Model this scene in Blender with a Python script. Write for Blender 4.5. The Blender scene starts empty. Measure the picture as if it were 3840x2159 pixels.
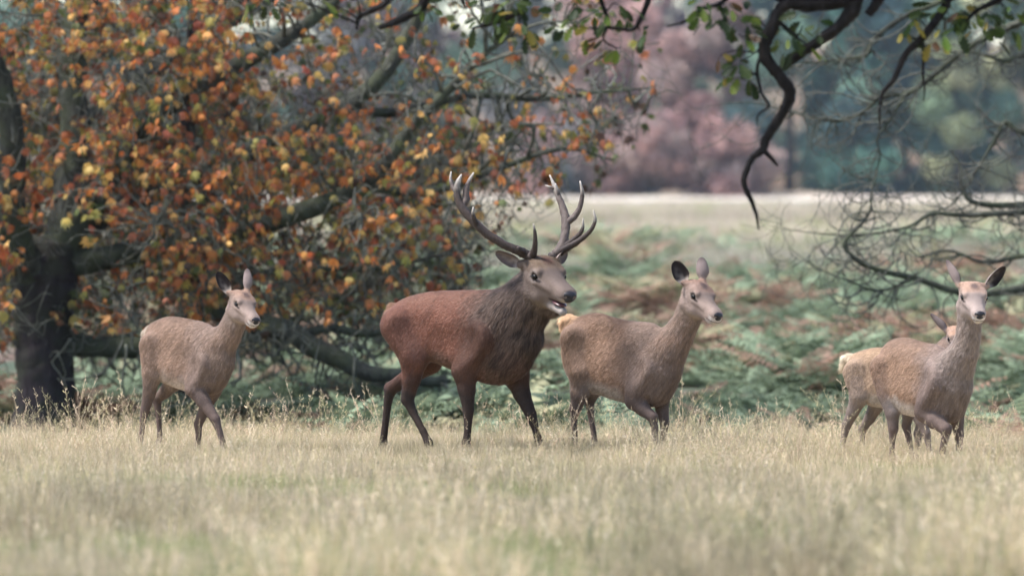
import bpy, math, random, os
import numpy as np
from mathutils import Vector, Matrix, noise as mnoise

# ------------------------------------------------------------------ camera, light, exposure
scene = bpy.context.scene
COL = scene.collection
FPX = 27540.0          # focal length in photograph pixels (3840 wide)
CAM_H = 2.0
HORIZON = 797.5
cam_data = bpy.data.cameras.new('camera')
cam_data.sensor_width = 36.0
cam_data.lens = 36.0 * FPX / 3840.0
cam_data.clip_start = 1.0
cam_data.clip_end = 3000.0
cam_data.dof.use_dof = True
cam_data.dof.focus_distance = 59.8
cam_data.dof.aperture_fstop = 2.6
cam = bpy.data.objects.new('camera', cam_data)
COL.objects.link(cam)
cam.location = (0, 0, CAM_H)
cam.rotation_euler = (math.radians(90) - math.atan((1079.5 - HORIZON) / FPX), 0, 0)
scene.camera = cam

world = bpy.data.worlds.new('World')
scene.world = world
world.use_nodes = True
wn = world.node_tree
SUN_EL, SUN_AZ = math.radians(62), math.radians(-100)   # soft high light from the left
sky = wn.nodes.new('ShaderNodeTexSky')
sky.sky_type = 'NISHITA'
sky.sun_disc = False
sky.sun_elevation = SUN_EL
sky.sun_rotation = SUN_AZ
sky.air_density = 1.0
sky.dust_density = 1.2
sky.ozone_density = 1.0
bg = wn.nodes['Background']
bg.inputs['Strength'].default_value = 0.05
wn.links.new(sky.outputs['Color'], bg.inputs['Color'])
sun_data = bpy.data.lights.new('sun', 'SUN')
sun_data.energy = 1.5
sun_data.angle = math.radians(12)
sun_data.color = (1.0, 0.955, 0.915)
sun = bpy.data.objects.new('sun', sun_data)
COL.objects.link(sun)
sd = Vector((math.sin(SUN_AZ) * math.cos(SUN_EL), math.cos(SUN_AZ) * math.cos(SUN_EL), math.sin(SUN_EL)))
sun.rotation_euler = sd.to_track_quat('Z', 'Y').to_euler()
sun.location = sd * 60

scene.view_settings.view_transform = 'Standard'
scene.view_settings.look = 'None'
scene.view_settings.exposure = 2.7
scene.view_settings.gamma = 1.0
scene.render.engine = 'CYCLES'
scene.cycles.use_denoising = True
scene.cycles.adaptive_threshold = 0.02
scene.cycles.max_bounces = 4
scene.cycles.diffuse_bounces = 2
scene.cycles.transparent_max_bounces = 8
scene.cycles.volume_bounces = 0

# ------------------------------------------------------------------ helpers
rnd = random.Random(7)
NPR = np.random.default_rng(11)

def world_at(px, py, d):
    """Photograph pixel seen at distance d -> place in the world."""
    return Vector(((px - 1920.0) / FPX * d, d, CAM_H - (py - HORIZON) / FPX * d))

def tag(o, label=None, cat=None, group=None, kind=None):
    if label: o['label'] = label
    if cat: o['category'] = cat
    if group: o['group'] = group
    if kind: o['kind'] = kind
    return o

def empty(name, loc, rz=0.0):
    o = bpy.data.objects.new(name, None)
    o.empty_display_size = 0.2
    o.location = loc
    o.rotation_euler = (0, 0, rz)
    COL.objects.link(o)
    return o

def mesh_from(name, verts, faces, mat=None, smooth=True, colors=None):
    """faces: list of tuples, one index array, or a list of index arrays."""
    me = bpy.data.meshes.new(name)
    if isinstance(faces, np.ndarray): faces = [faces]
    if faces and isinstance(faces[0], np.ndarray):
        V = np.ascontiguousarray(verts, np.float32)
        me.vertices.add(len(V)); me.vertices.foreach_set('co', V.ravel())
        idx = np.concatenate([f.ravel() for f in faces]).astype(np.int32)
        tot = np.concatenate([np.full(len(f), f.shape[1]) for f in faces]).astype(np.int32)
        me.loops.add(len(idx)); me.loops.foreach_set('vertex_index', idx)
        me.polygons.add(len(tot))
        me.polygons.foreach_set('loop_start', np.concatenate([[0], np.cumsum(tot)[:-1]]).astype(np.int32))
        me.update(calc_edges=True)
    else:
        me.from_pydata(np.asarray(verts, float).tolist(), [], faces)
    if colors is not None:
        set_colors(me, colors)
    me.polygons.foreach_set('use_smooth', np.full(len(me.polygons), bool(smooth)))
    if mat:
        me.materials.append(mat)
    me.update()
    return me

def set_colors(me, colors):
    c = np.ones((len(me.vertices), 4), dtype=np.float32)
    c[:, :3] = colors
    a = me.color_attributes.new('tint', 'FLOAT_COLOR', 'POINT')
    a.data.foreach_set('color', c.ravel())

def obj(name, me, parent=None, loc=None):
    o = bpy.data.objects.new(name, me)
    COL.objects.link(o)
    if parent is not None:
        o.parent = parent
    if loc is not None:
        o.location = loc
    return o

def lerp3(a, b, t):
    t = np.clip(t, 0, 1)[..., None]
    return np.asarray(a) * (1 - t) + np.asarray(b) * t

def vnoise(p, f, seed=0):
    """Cheap smooth value noise in numpy."""
    q = p * f + seed * 7.31
    i = np.floor(q).astype(np.int64); t = q - i; t = t * t * (3 - 2 * t)
    def hsh(a):
        n = a[:, 0] * 73856093 ^ a[:, 1] * 19349663 ^ a[:, 2] * 83492791
        n = (n ^ (n >> 13)) * 1274126177 & 0x7fffffff
        return (n % 10007) / 10007.0
    r = 0
    for a in (0, 1):
        for b in (0, 1):
            for c in (0, 1):
                w = (t[:, 0] if a else 1 - t[:, 0]) * (t[:, 1] if b else 1 - t[:, 1]) * (t[:, 2] if c else 1 - t[:, 2])
                r = r + w * hsh(i + np.array([a, b, c]))
    return r

class NT:
    """Small helper to write node trees."""
    def __init__(self, name):
        self.m = bpy.data.materials.new(name)
        self.m.use_nodes = True
        self.t = self.m.node_tree
        self.b = self.t.nodes['Principled BSDF']
    def n(self, kind, **kw):
        nd = self.t.nodes.new(kind)
        for k, v in kw.items():
            if k.startswith('i_'):
                key = k[2:]
                nd.inputs[int(key) if key.isdigit() else key.replace('_', ' ')].default_value = v
            else:
                setattr(nd, k, v)
        return nd
    def l(self, a, b):
        self.t.links.new(a, b)
    def ramp(self, fac, stops):
        r = self.n('ShaderNodeValToRGB')
        e = r.color_ramp.elements
        while len(e) < len(stops):
            e.new(0.5)
        for el, (p, c) in zip(e, stops):
            el.position = p
            el.color = (*c, 1.0)
        self.l(fac, r.inputs['Fac'])
        return r.outputs['Color']
    def mix(self, fac, a, b, mode='MIX'):
        m = self.n('ShaderNodeMix', data_type='RGBA', blend_type=mode)
        for s, v in ((m.inputs[0], fac), (m.inputs[6], a), (m.inputs[7], b)):
            if isinstance(v, (int, float)): s.default_value = v
            elif isinstance(v, tuple): s.default_value = (*v, 1.0)
            else: self.l(v, s)
        return m.outputs[2]
    def noise(self, scale, detail=3.0, rough=0.55, vec=None, out='Fac'):
        nz = self.n('ShaderNodeTexNoise', i_Scale=scale, i_Detail=detail, i_Roughness=rough)
        if vec is not None: self.l(vec, nz.inputs['Vector'])
        return nz.outputs[out]
    def coord(self, which='Object'):
        return self.n('ShaderNodeTexCoord').outputs[which]
    def bump(self, height, strength=0.4, dist=0.02):
        b = self.n('ShaderNodeBump', i_Strength=strength, i_Distance=dist)
        self.l(height, b.inputs['Height'])
        self.l(b.outputs['Normal'], self.b.inputs['Normal'])
    def base(self, c):
        if isinstance(c, tuple): self.b.inputs['Base Color'].default_value = (*c, 1.0)
        else: self.l(c, self.b.inputs['Base Color'])
    def set(self, **kw):
        for k, v in kw.items():
            self.b.inputs[k.replace('_', ' ')].default_value = v
        return self.m

def smooth_path(pts, n=6):
    """Catmull-Rom through rows of values (position, radius...)."""
    p = np.asarray(pts, dtype=float)
    q = np.vstack([2 * p[0] - p[1], p, 2 * p[-1] - p[-2]])
    a, b, c, d = (x[:, None] for x in (q[:-3], q[1:-2], q[2:-1], q[3:]))
    t = (np.arange(n) / n)[None, :, None]
    out = 0.5 * (2 * b + (c - a) * t + (2 * a - 5 * b + 4 * c - d) * t * t + (3 * b - a - 3 * c + d) * t ** 3)
    return np.vstack([out.reshape(-1, p.shape[1]), p[-1:]])

class Tubes:
    """Collects tapered tubes into one mesh."""
    def __init__(self):
        self.v, self.f, self.c = [], [], []
        self.n = 0
    def add(self, path, sides=6, color=None, tipcolor=None, cap=True, rough=0.0, rng=None):
        p = np.asarray(path, dtype=float)
        pos, rad = p[:, :3], p[:, 3]
        m = len(pos)
        tan = np.gradient(pos, axis=0)
        tan /= np.linalg.norm(tan, axis=1)[:, None] + 1e-9
        up = np.array([0.31, 0.17, 0.93])
        if abs(tan[0] @ up) > 0.9: up = np.array([1.0, 0.2, 0.0])
        ang = np.linspace(0, 2 * math.pi, sides, endpoint=False)
        nr = tan[0][[1, 2, 0]] * up[[2, 0, 1]] - tan[0][[2, 0, 1]] * up[[1, 2, 0]]
        N = np.empty((m, 3))
        for i in range(m):
            nr = nr - tan[i] * (nr @ tan[i]); nr = nr / (math.sqrt(nr @ nr) + 1e-9)
            N[i] = nr
        B = tan[:, [1, 2, 0]] * N[:, [2, 0, 1]] - tan[:, [2, 0, 1]] * N[:, [1, 2, 0]]
        rr = rad[:, None] * (1 + (rough * rng.normal(size=(m, sides)) if rng is not None else np.zeros((m, sides))))
        V = pos[:, None] + (np.cos(ang) * rr)[..., None] * N[:, None] + (np.sin(ang) * rr)[..., None] * B[:, None]
        self.v.append(V.reshape(-1, 3))
        a = (self.n + np.arange(m - 1)[:, None] * sides)
        k = np.arange(sides)[None]; k2 = (k + 1) % sides
        self.f += np.stack([a + k, a + k2, a + sides + k2, a + sides + k], -1).reshape(-1, 4).tolist()
        if cap:
            self.f.append(tuple(range(self.n + (m - 1) * sides, self.n + m * sides)))
            self.f.append(tuple(reversed(range(self.n, self.n + sides))))
        if color is not None:
            t = np.linspace(0, 1, m)[:, None]
            tc = color if tipcolor is None else tipcolor
            cc = np.asarray(color) * (1 - t) + np.asarray(tc) * t
            self.c.append(np.repeat(cc, sides, axis=0))
        self.n += m * sides
    def mesh(self, name, mat, smooth=True):
        v = np.vstack(self.v)
        return mesh_from(name, v, self.f, mat, smooth, np.vstack(self.c) if self.c else None)
# ------------------------------------------------------------------ terrain
PROF_Y = [-400, 0, 60.5, 64, 75, 85, 90, 100, 125, 150, 230, 420, 796, 828, 852, 920, 1060, 1300, 1500]
PROF_Z = [0.0, 0.0, 0.0, -.07, -.42, -.6, -.5, -.15, .55, 1.08, 1.66, 2.0, 2.22, 3.35, 4.0, 6.5, 14.0, 28.0, 36.0]

def height(x, y):
    x = np.asarray(x, float); y = np.asarray(y, float)
    z = np.interp(y, PROF_Y, PROF_Z)
    amp = np.interp(y, [30, 58, 68, 90, 130, 700, 770, 840, 900], [.0, .0, .02, .16, .10, .08, .0, .0, .6])
    z = z + amp * (np.sin(x * .62 + y * .21 + 1.3) * .5 + np.sin(x * .27 - y * .33) * .6 + np.sin(x * 1.3 + y * .11) * .25)
    return z

def grid_mesh(name, xs, ys, mat, dz=0.0):
    X, Y = np.meshgrid(xs, ys)
    V = np.stack([X, Y, height(X, Y) + dz], -1).reshape(-1, 3)
    nx, ny = len(xs), len(ys)
    i = (np.arange(ny - 1)[:, None] * nx + np.arange(nx - 1)[None]).ravel()
    F = np.stack([i, i + 1, i + nx + 1, i + nx], 1)
    return mesh_from(name, V, F, mat)

def ground_mat():
    nt = NT('turf')
    pos = nt.n('ShaderNodeNewGeometry').outputs['Position']
    sep = nt.n('ShaderNodeSeparateXYZ'); nt.l(pos, sep.inputs[0])
    n1 = nt.noise(.35, 4, .6, pos); n2 = nt.noise(3.0, 4, .65, pos); n3 = nt.noise(.09, 3, .5, pos)
    straw = nt.ramp(n2, [(.3, (.25, .20, .13)), (.5, (.42, .35, .24)), (.72, (.52, .45, .33))])
    green = nt.ramp(n2, [(.3, (.07, .10, .05)), (.7, (.16, .20, .11))])
    heath = nt.ramp(n1, [(.35, (.03, .05, .035)), (.5, (.06, .075, .05)), (.65, (.13, .085, .07))])
    near = nt.mix(nt.ramp(n1, [(.5, (0, 0, 0)), (.75, (.7, .7, .7))]), straw, green)
    def band(a, b):
        m = nt.n('ShaderNodeMapRange', i_1=a, i_2=b); nt.l(sep.outputs['Y'], m.inputs[0]); return m.outputs[0]
    bleach = nt.ramp(n2, [(.3, (.42, .355, .30)), (.7, (.56, .485, .43))])
    meadow = nt.mix(nt.ramp(n3, [(.46, (0, 0, 0)), (.68, (.55, .55, .55))]), bleach, nt.ramp(n2, [(.3, (.38, .40, .29)), (.7, (.54, .54, .42))]))
    c = nt.mix(band(72, 80), near, heath)
    pale = nt.mix(nt.ramp(n1, [(.45, (0, 0, 0)), (.65, (1, 1, 1))]), heath, nt.ramp(n2, [(.3, (.30, .32, .20)), (.7, (.46, .43, .31))]))
    c = nt.mix(band(116, 140), c, pale)
    c = nt.mix(band(140, 165), c, meadow)
    wood = nt.ramp(n1, [(.3, (.05, .06, .035)), (.7, (.16, .09, .06))])
    c = nt.mix(band(840, 866), c, wood)
    nt.base(c)
    nt.bump(n2, .6, .08)
    return nt.set(Roughness=.95, Specular_IOR_Level=.1)

PATH_Y = [788.0, 796.0, 804.0, 812.0, 820.0, 828.0]
xs = np.unique(np.concatenate([np.linspace(-400, -60, 35), np.linspace(-60, 60, 121), np.linspace(60, 400, 35)]))
ys = np.unique(np.concatenate([np.linspace(-60, 30, 10), np.linspace(30, 160, 131), np.linspace(160, 780, 125), np.array(PATH_Y), np.linspace(836, 1500, 60)]))
tag(obj('ground', grid_mesh('ground', xs, ys, ground_mat())), 'pale dry grassland rising to a distant meadow', 'ground', kind='structure')

def path_mat():
    nt = NT('pale_gravel')
    pos = nt.n('ShaderNodeNewGeometry').outputs['Position']
    nt.base(nt.ramp(nt.noise(.8, 4, .6, pos), [(.3, (.46, .455, .48)), (.7, (.60, .595, .62))]))
    return nt.set(Roughness=.9)
tag(obj('path', grid_mesh('path', xs, PATH_Y, path_mat(), .05)),
    'pale gravel track crossing behind the far meadow', 'path', kind='structure')
# ------------------------------------------------------------------ scattering
def scatter(name, pts, rot, scl, idx, hue, protos, label, cat):
    """One ground-cover object: instances of small plant meshes on a point mesh."""
    pc = bpy.data.collections.new(name + '_sprigs')
    for i, me in enumerate(protos):
        o = bpy.data.objects.new('%s_sprig_%02d' % (name, i), me)
        pc.objects.link(o)
    me = bpy.data.meshes.new(name)
    me.from_pydata(np.asarray(pts).tolist(), [], [])
    def attr(nm, typ, data):
        a = me.attributes.new(nm, typ, 'POINT')
        a.data.foreach_set('vector' if typ == 'FLOAT_VECTOR' else 'value', np.ascontiguousarray(data).ravel())
    attr('rot', 'FLOAT_VECTOR', np.asarray(rot, np.float32))
    attr('scl', 'FLOAT_VECTOR', np.asarray(scl, np.float32))
    attr('idx', 'INT', np.asarray(idx, np.int32))
    attr('hue', 'FLOAT', np.asarray(hue, np.float32))
    ng = bpy.data.node_groups.new(name, 'GeometryNodeTree')
    ng.interface.new_socket('Geometry', in_out='INPUT', socket_type='NodeSocketGeometry')
    ng.interface.new_socket('Geometry', in_out='OUTPUT', socket_type='NodeSocketGeometry')
    gi = ng.nodes.new('NodeGroupInput'); go = ng.nodes.new('NodeGroupOutput')
    ip = ng.nodes.new('GeometryNodeInstanceOnPoints')
    ci = ng.nodes.new('GeometryNodeCollectionInfo')
    ci.inputs['Collection'].default_value = pc
    ci.inputs['Separate Children'].default_value = True
    ci.inputs['Reset Children'].default_value = True
    ip.inputs['Pick Instance'].default_value = True
    def named(nm, typ):
        n = ng.nodes.new('GeometryNodeInputNamedAttribute'); n.data_type = typ; n.inputs['Name'].default_value = nm
        return n.outputs[0]
    ng.links.new(gi.outputs[0], ip.inputs['Points'])
    ng.links.new(ci.outputs[0], ip.inputs['Instance'])
    ng.links.new(named('idx', 'INT'), ip.inputs['Instance Index'])
    ng.links.new(named('rot', 'FLOAT_VECTOR'), ip.inputs['Rotation'])
    ng.links.new(named('scl', 'FLOAT_VECTOR'), ip.inputs['Scale'])
    ng.links.new(ip.outputs[0], go.inputs[0])
    o = obj(name, me)
    md = o.modifiers.new('scatter', 'NODES'); md.node_group = ng
    tag(o, label, cat, kind='stuff')
    return o

def plant_mat(name, rough=.75, trans=.25, var=.5):
    """Vertex tint, shifted from plant to plant."""
    nt = NT(name)
    at = nt.n('ShaderNodeAttribute', attribute_name='tint').outputs['Color']
    hue = nt.n('ShaderNodeAttribute', attribute_name='hue', attribute_type='INSTANCER').outputs['Fac']
    c = nt.mix(1.0, at, nt.ramp(hue, [(0, (1 - var, 1 - var * .95, 1 - var)), (.5, (1, 1, 1)), (1, (1 + var * .25, 1 + var * .22, 1 + var * .2))]), 'MULTIPLY')
    nt.base(c)
    nt.set(Roughness=rough, Specular_IOR_Level=.2)
    if trans > 0:
        tr = nt.n('ShaderNodeBsdfTranslucent'); nt.l(c, tr.inputs['Color'])
        mx = nt.n('ShaderNodeMixShader', i_0=trans)
        nt.l(nt.b.outputs[0], mx.inputs[1]); nt.l(tr.outputs[0], mx.inputs[2])
        nt.l(mx.outputs[0], nt.t.nodes['Material Output'].inputs['Surface'])
    return nt.m

M_GRASS = plant_mat('dry_grass', .8, .3, .6)

def tuft(rng, n, hmin, hmax, spread, cols, width=.0032, lean=.5, seeds=0.0):
    V, F, C = [], [], []
    for b in range(n):
        a = rng.uniform(0, 2 * math.pi); r = spread * math.sqrt(rng.random())
        base = np.array([math.cos(a) * r, math.sin(a) * r, -.02])
        da = a + rng.normal(0, .9)
        dirv = np.array([math.cos(da), math.sin(da), 0])
        h = rng.uniform(hmin, hmax); ln = lean * rng.uniform(.15, 1.0)
        w = width * rng.uniform(.6, 1.3)
        sa = rng.uniform(0, math.pi); side = np.array([math.cos(sa), math.sin(sa), 0])
        c0, c1 = cols[rng.integers(len(cols))]
        c0 = np.array(c0) * rng.uniform(.75, 1.2); c1 = np.array(c1) * rng.uniform(.75, 1.2)
        seed = rng.random() < seeds
        k0 = len(V)
        S = 4
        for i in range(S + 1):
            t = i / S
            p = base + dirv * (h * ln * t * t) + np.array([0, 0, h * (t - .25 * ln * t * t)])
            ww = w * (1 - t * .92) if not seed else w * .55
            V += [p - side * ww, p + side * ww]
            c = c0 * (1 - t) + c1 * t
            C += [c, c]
        for i in range(S):
            q = k0 + 2 * i
            F.append((q, q + 1, q + 3, q + 2))
        if seed:                      # loose panicle near the tip
            for j in range(12):
                t = rng.uniform(.66, 1.04)
                p = base + dirv * (h * ln * t * t) + np.array([0, 0, h * (t - .25 * ln * t * t)])
                e = p + np.array([rng.normal(0, .009), rng.normal(0, .009), rng.uniform(.006, .022)])
                k = len(V)
                V += [p, e + side * .002, e + np.array([0, 0, .008])]
                C += [c1 * .95, c1 * 1.05, c1]
                F.append((k, k + 1, k + 2))
    return mesh_from('grass_tuft', np.array(V), F, M_GRASS, True, np.clip(np.array(C), 0, .9))

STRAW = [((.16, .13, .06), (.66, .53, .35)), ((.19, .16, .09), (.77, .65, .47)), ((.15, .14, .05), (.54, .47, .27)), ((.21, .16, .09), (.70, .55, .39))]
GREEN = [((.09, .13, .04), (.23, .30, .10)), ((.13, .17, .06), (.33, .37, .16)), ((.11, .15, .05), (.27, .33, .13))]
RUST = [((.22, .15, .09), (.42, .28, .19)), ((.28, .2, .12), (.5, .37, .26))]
grng = np.random.default_rng(21)
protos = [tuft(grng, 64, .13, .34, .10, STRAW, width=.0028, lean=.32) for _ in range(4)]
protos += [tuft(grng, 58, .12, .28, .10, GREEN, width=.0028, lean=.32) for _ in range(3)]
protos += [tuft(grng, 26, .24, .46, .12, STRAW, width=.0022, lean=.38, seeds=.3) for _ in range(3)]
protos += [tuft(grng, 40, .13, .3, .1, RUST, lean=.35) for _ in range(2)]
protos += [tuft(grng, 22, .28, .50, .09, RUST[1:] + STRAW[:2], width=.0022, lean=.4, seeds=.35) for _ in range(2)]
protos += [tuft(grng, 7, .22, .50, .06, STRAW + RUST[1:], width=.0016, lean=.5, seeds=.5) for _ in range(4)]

PALE = [((.26, .215, .155), (.50, .42, .35)), ((.28, .235, .17), (.55, .47, .40)), ((.22, .21, .13), (.42, .40, .29))]
pale_protos = [tuft(grng, 50, .12, .3, .11, PALE, width=.004, lean=.4) for _ in range(4)] + protos[4:7]

def field_noise(x, y, f, s):
    return vnoise(np.stack([x, y, np.zeros_like(x)], 1), f, s)

def spread_points(n, y0, y1, margin=.7, pw=1.0):
    y = y0 + (y1 - y0) * grng.random(n) ** pw
    hw = y * 1920 / FPX + margin
    x = (grng.random(n) * 2 - 1) * hw
    return x, y

def grass_field():
    xs_, ys_, sc, ix = [], [], [], []
    x, y = spread_points(32000, 33, 78)
    n1 = field_noise(x, y, .55, 1); n2 = field_noise(x, y, 1.6, 2); n3 = field_noise(x, y, .3, 4)
    keep = grng.random(len(x)) < np.interp(y, [33, 66, 70, 78], [1, 1, .6, .1])
    near = np.clip((56 - y) / 14, 0, 1)
    p_green = np.clip((n1 - .48 + .28 * near) * 2.4, .03, .9)
    r = grng.random(len(x))
    idx = np.where(r < p_green, grng.integers(4, 7, len(x)), grng.integers(0, 4, len(x)))
    r2 = grng.random(len(x))
    tallp = np.interp(y, [33, 54, 58, 62, 68, 76], [.10, .08, .05, .07, .08, .2]) * np.clip(3.2 * (n2 - .35), .1, 2)
    idx = np.where(r2 < tallp, grng.integers(7, 10, len(x)), idx)
    r3 = grng.random(len(x))
    idx = np.where((r3 < .12 * (n3 > .45)) & (y > 50), grng.choice([10, 11, 12, 13], len(x)), idx)
    s = (.72 + .5 * n2) * grng.uniform(.8, 1.2, len(x))
    # trampled, thinner sward right under the herd
    low = np.interp(y, [33, 45, 52, 56, 60.5, 63, 70, 76], [1.05, .85, .70, .60, .54, .46, .48, .65])
    tallx = np.clip(1 - np.abs(x - 1.75) / .9, 0, 1) * (y > 56.5) * (y < 60.6) * .22
    wisp = np.where((idx >= 7) & (idx <= 9) | (idx >= 12), 1.15, 1.0)
    low = low * np.where((x > 2.6) & (y > 53) & (y < 58.6), .78, 1.0)
    tus = field_noise(x, y, 1.0, 15)
    s *= (low + tallx) * wisp * (1 + np.interp(y, [44, 52], [.55, .25]) * (tus - .5) * 1.6)
    s = np.where((y > 52) & (y < 60.6) & (wisp == 1), np.minimum(s, low * 1.05 + tallx), s)
    hue = np.clip(.5 + (n1 - .5) * .9 + grng.normal(0, .18, len(x)), 0, 1)
    # standing wisps along the brow behind and among the herd
    m = 1700
    wx, wy = spread_points(m, 54.5, 67.0)
    wn = field_noise(wx, wy, .8, 9)
    ok = wn > .5
    wx, wy, wn = wx[ok], wy[ok], wn[ok]
    m = len(wx)
    x = np.concatenate([x, wx]); y = np.concatenate([y, wy]); keep = np.concatenate([keep, np.ones(m, bool)])
    s = np.concatenate([s, (.65 + .9 * (wn - .5) * 2) * grng.uniform(.7, 1.2, m) * np.where(wy < 60.8, .72, 1.0)]); idx = np.concatenate([idx, grng.integers(14, 18, m)])
    hue = np.concatenate([hue, grng.uniform(.4, 1, m)])
    xs_.append(x[keep]); ys_.append(y[keep]); sc.append(s[keep]); ix.append(idx[keep]); hues = [hue[keep]]
    x = np.concatenate(xs_); y = np.concatenate(ys_)
    pts = np.stack([x, y, height(x, y)], 1)
    n = len(x)
    rot = np.stack([grng.normal(0, .07, n), grng.normal(0, .07, n), grng.uniform(0, 6.28, n)], 1)
    s = np.concatenate(sc)
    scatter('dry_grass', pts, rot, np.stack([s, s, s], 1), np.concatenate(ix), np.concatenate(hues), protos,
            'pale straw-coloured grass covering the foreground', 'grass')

def meadow_field():
    x, y = spread_points(9000, 130, 780, 3.0, 2.2)
    n1 = field_noise(x, y, .08, 3)
    keep = grng.random(len(x)) < np.interp(y, [118, 140], [.2, 1])
    x, y, n1 = x[keep], y[keep], n1[keep]
    n = len(x)
    idx = np.where(grng.random(n) < .06 + .2 * (n1 > .55), grng.integers(4, 7, n), grng.integers(0, 4, n))
    s = grng.uniform(1.2, 2.4, n) * np.interp(y, [120, 780], [1, 2.6])
    rot = np.stack([np.zeros(n), np.zeros(n), grng.uniform(0, 6.28, n)], 1)
    scatter('meadow_grass', np.stack([x, y, height(x, y)], 1), rot, np.stack([s * 1.3, s * 1.3, s * .9], 1), idx, np.clip(.55 + (n1 - .5), 0, 1), pale_protos,
            'bleached grass of the distant meadow', 'grass')

# ------------------------------------------------------------------ bracken
M_FERN = plant_mat('bracken_leaf', .7, .3, .6)

def fern(rng, c0, c1, n=6, h=.6):
    V, F, C = [], [], []
    for f in range(n):
        a = 2 * math.pi * f / n + rng.normal(0, .35)
        out = np.array([math.cos(a), math.sin(a), 0]); lat = np.array([-out[1], out[0], 0])
        ln = h * rng.uniform(.8, 1.35); el = rng.uniform(.75, 1.25)
        col = np.array(c0) * (1 - (m := rng.random())) + np.array(c1) * m
        def pos(t):
            ang = el * (1 - t) + (el - 1.45) * t
            return out * (ln * (math.cos(el) * t + .28 * t * t)) + np.array([0, 0, ln * (math.sin(el) * t - .42 * t * t)])
        K = 14
        for i in range(2, K + 1):
            t = i / K
            p = pos(t); q = pos(min(1.02, t + .04)); d = (q - p) / (np.linalg.norm(q - p) + 1e-9)
            L = ln * .40 * (1 - t) ** .8 * (1 if t > .25 else .7) + .02
            w = .017 * h / .6
            for sgn in (-1, 1):
                tip = p + lat * sgn * L + d * L * .35 + np.array([0, 0, -L * rng.uniform(.1, .35)])
                mid = (p + tip) / 2 + np.array([0, 0, .02])
                k = len(V)
                V += [p, mid + d * w, tip, mid - d * w]
                cc = col * rng.uniform(.75, 1.25)
                C += [cc * .8, cc, cc * 1.1, cc]
                F.append((k, k + 1, k + 2, k + 3) if sgn < 0 else (k, k + 3, k + 2, k + 1))
        k = len(V)
        for i in range(6):
            p = pos(i / 5); V += [p - lat * .006, p + lat * .006]; C += [col * .8] * 2
        for i in range(5):
            F.append((k + 2 * i, k + 2 * i + 1, k + 2 * i + 3, k + 2 * i + 2))
    return mesh_from('fern', np.array(V), F, M_FERN, False, np.clip(np.array(C), 0, .9))

fg = [fern(grng, (.12, .165, .10), (.20, .255, .165)) for _ in range(4)] + [fern(grng, (.055, .08, .048), (.095, .125, .07)) for _ in range(2)]
fb = [fern(grng, (.19, .115, .08), (.28, .19, .14)) for _ in range(3)] + [fern(grng, (.27, .25, .15), (.22, .235, .135)) for _ in range(2)]

def bracken_field():
    x, y = spread_points(26000, 71, 165, 1.0, 1.15)
    n1 = field_noise(x, y * .55, .22, 5); n2 = field_noise(x, y * .6, .55, 6); n3 = field_noise(x, y * .5, .13, 7)
    dens = np.interp(y, [71, 80, 85, 92, 110, 125, 145, 165], [.0, .04, .3, 1, .95, .6, .3, .03]) * np.clip(2.2 * (n2 - .25), .05, 1)
    dens = dens * np.where((np.abs(x + 5.4) < 1.3) & (y < 86), 0, 1)
    keep = grng.random(len(x)) < dens
    x, y, n1, n2, n3 = (a[keep] for a in (x, y, n1, n2, n3))
    n = len(x)
    r = grng.random(n)
    brown = np.clip((n1 - .45) * 5 + (n3 - .5) * 1.5, .10, .88)
    idx = np.where(r < brown, np.where(grng.random(n) < .6, grng.integers(6, 9, n), grng.integers(9, 11, n)), grng.integers(0, 6, n))
    s = (.18 + 1.6 * n2 ** 1.8) * grng.uniform(.6, 1.3, n) * np.interp(y, [70, 80, 130, 160], [.75, 1.05, 1.05, .8])
    rot = np.stack([grng.normal(0, .1, n), grng.normal(0, .1, n), grng.uniform(0, 6.28, n)], 1)
    scatter('bracken', np.stack([x, y, height(x, y)], 1), rot, np.stack([s, s, s], 1), idx, np.clip(.5 + (n2 - .5) * 1.2 + grng.normal(0, .2, n), 0, 1), fg + fb,
            'blue-green bracken with brown patches behind the herd', 'bracken')
grass_field(); meadow_field(); bracken_field()
# ------------------------------------------------------------------ trees
def bark_mat(name, c0, c1, moss=None, scale=9.0, vstretch=.18):
    nt = NT(name)
    co = nt.coord()
    mp = nt.n('ShaderNodeMapping'); mp.inputs['Scale'].default_value = (1, 1, vstretch)
    nt.l(co, mp.inputs['Vector'])
    n1 = nt.noise(scale, 5, .65, mp.outputs['Vector'])
    c = nt.ramp(n1, [(.3, c0), (.7, c1)])
    if moss:
        n2 = nt.noise(2.6, 4, .6, co)
        c = nt.mix(nt.ramp(n2, [(.42, (0, 0, 0)), (.6, (.8, .8, .8))]), c, moss)
    nt.base(c)
    nt.bump(n1, .9, .05)
    return nt.set(Roughness=.9, Specular_IOR_Level=.15)

def leaf_mat(name, trans=.42):
    nt = NT(name)
    at = nt.n('ShaderNodeAttribute', attribute_name='tint').outputs['Color']
    oi = nt.n('ShaderNodeObjectInfo')
    # single leaves take their own colour, the mass of leaves carries it per leaf
    c = nt.mix(1.0, at, oi.outputs['Color'], 'MULTIPLY')
    nt.base(c)
    nt.set(Roughness=.6, Specular_IOR_Level=.3)
    tr = nt.n('ShaderNodeBsdfTranslucent'); nt.l(c, tr.inputs['Color'])
    mx = nt.n('ShaderNodeMixShader', i_0=trans)
    nt.l(nt.b.outputs[0], mx.inputs[1]); nt.l(tr.outputs[0], mx.inputs[2])
    nt.l(mx.outputs[0], nt.t.nodes['Material Output'].inputs['Surface'])
    return nt.m

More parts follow.
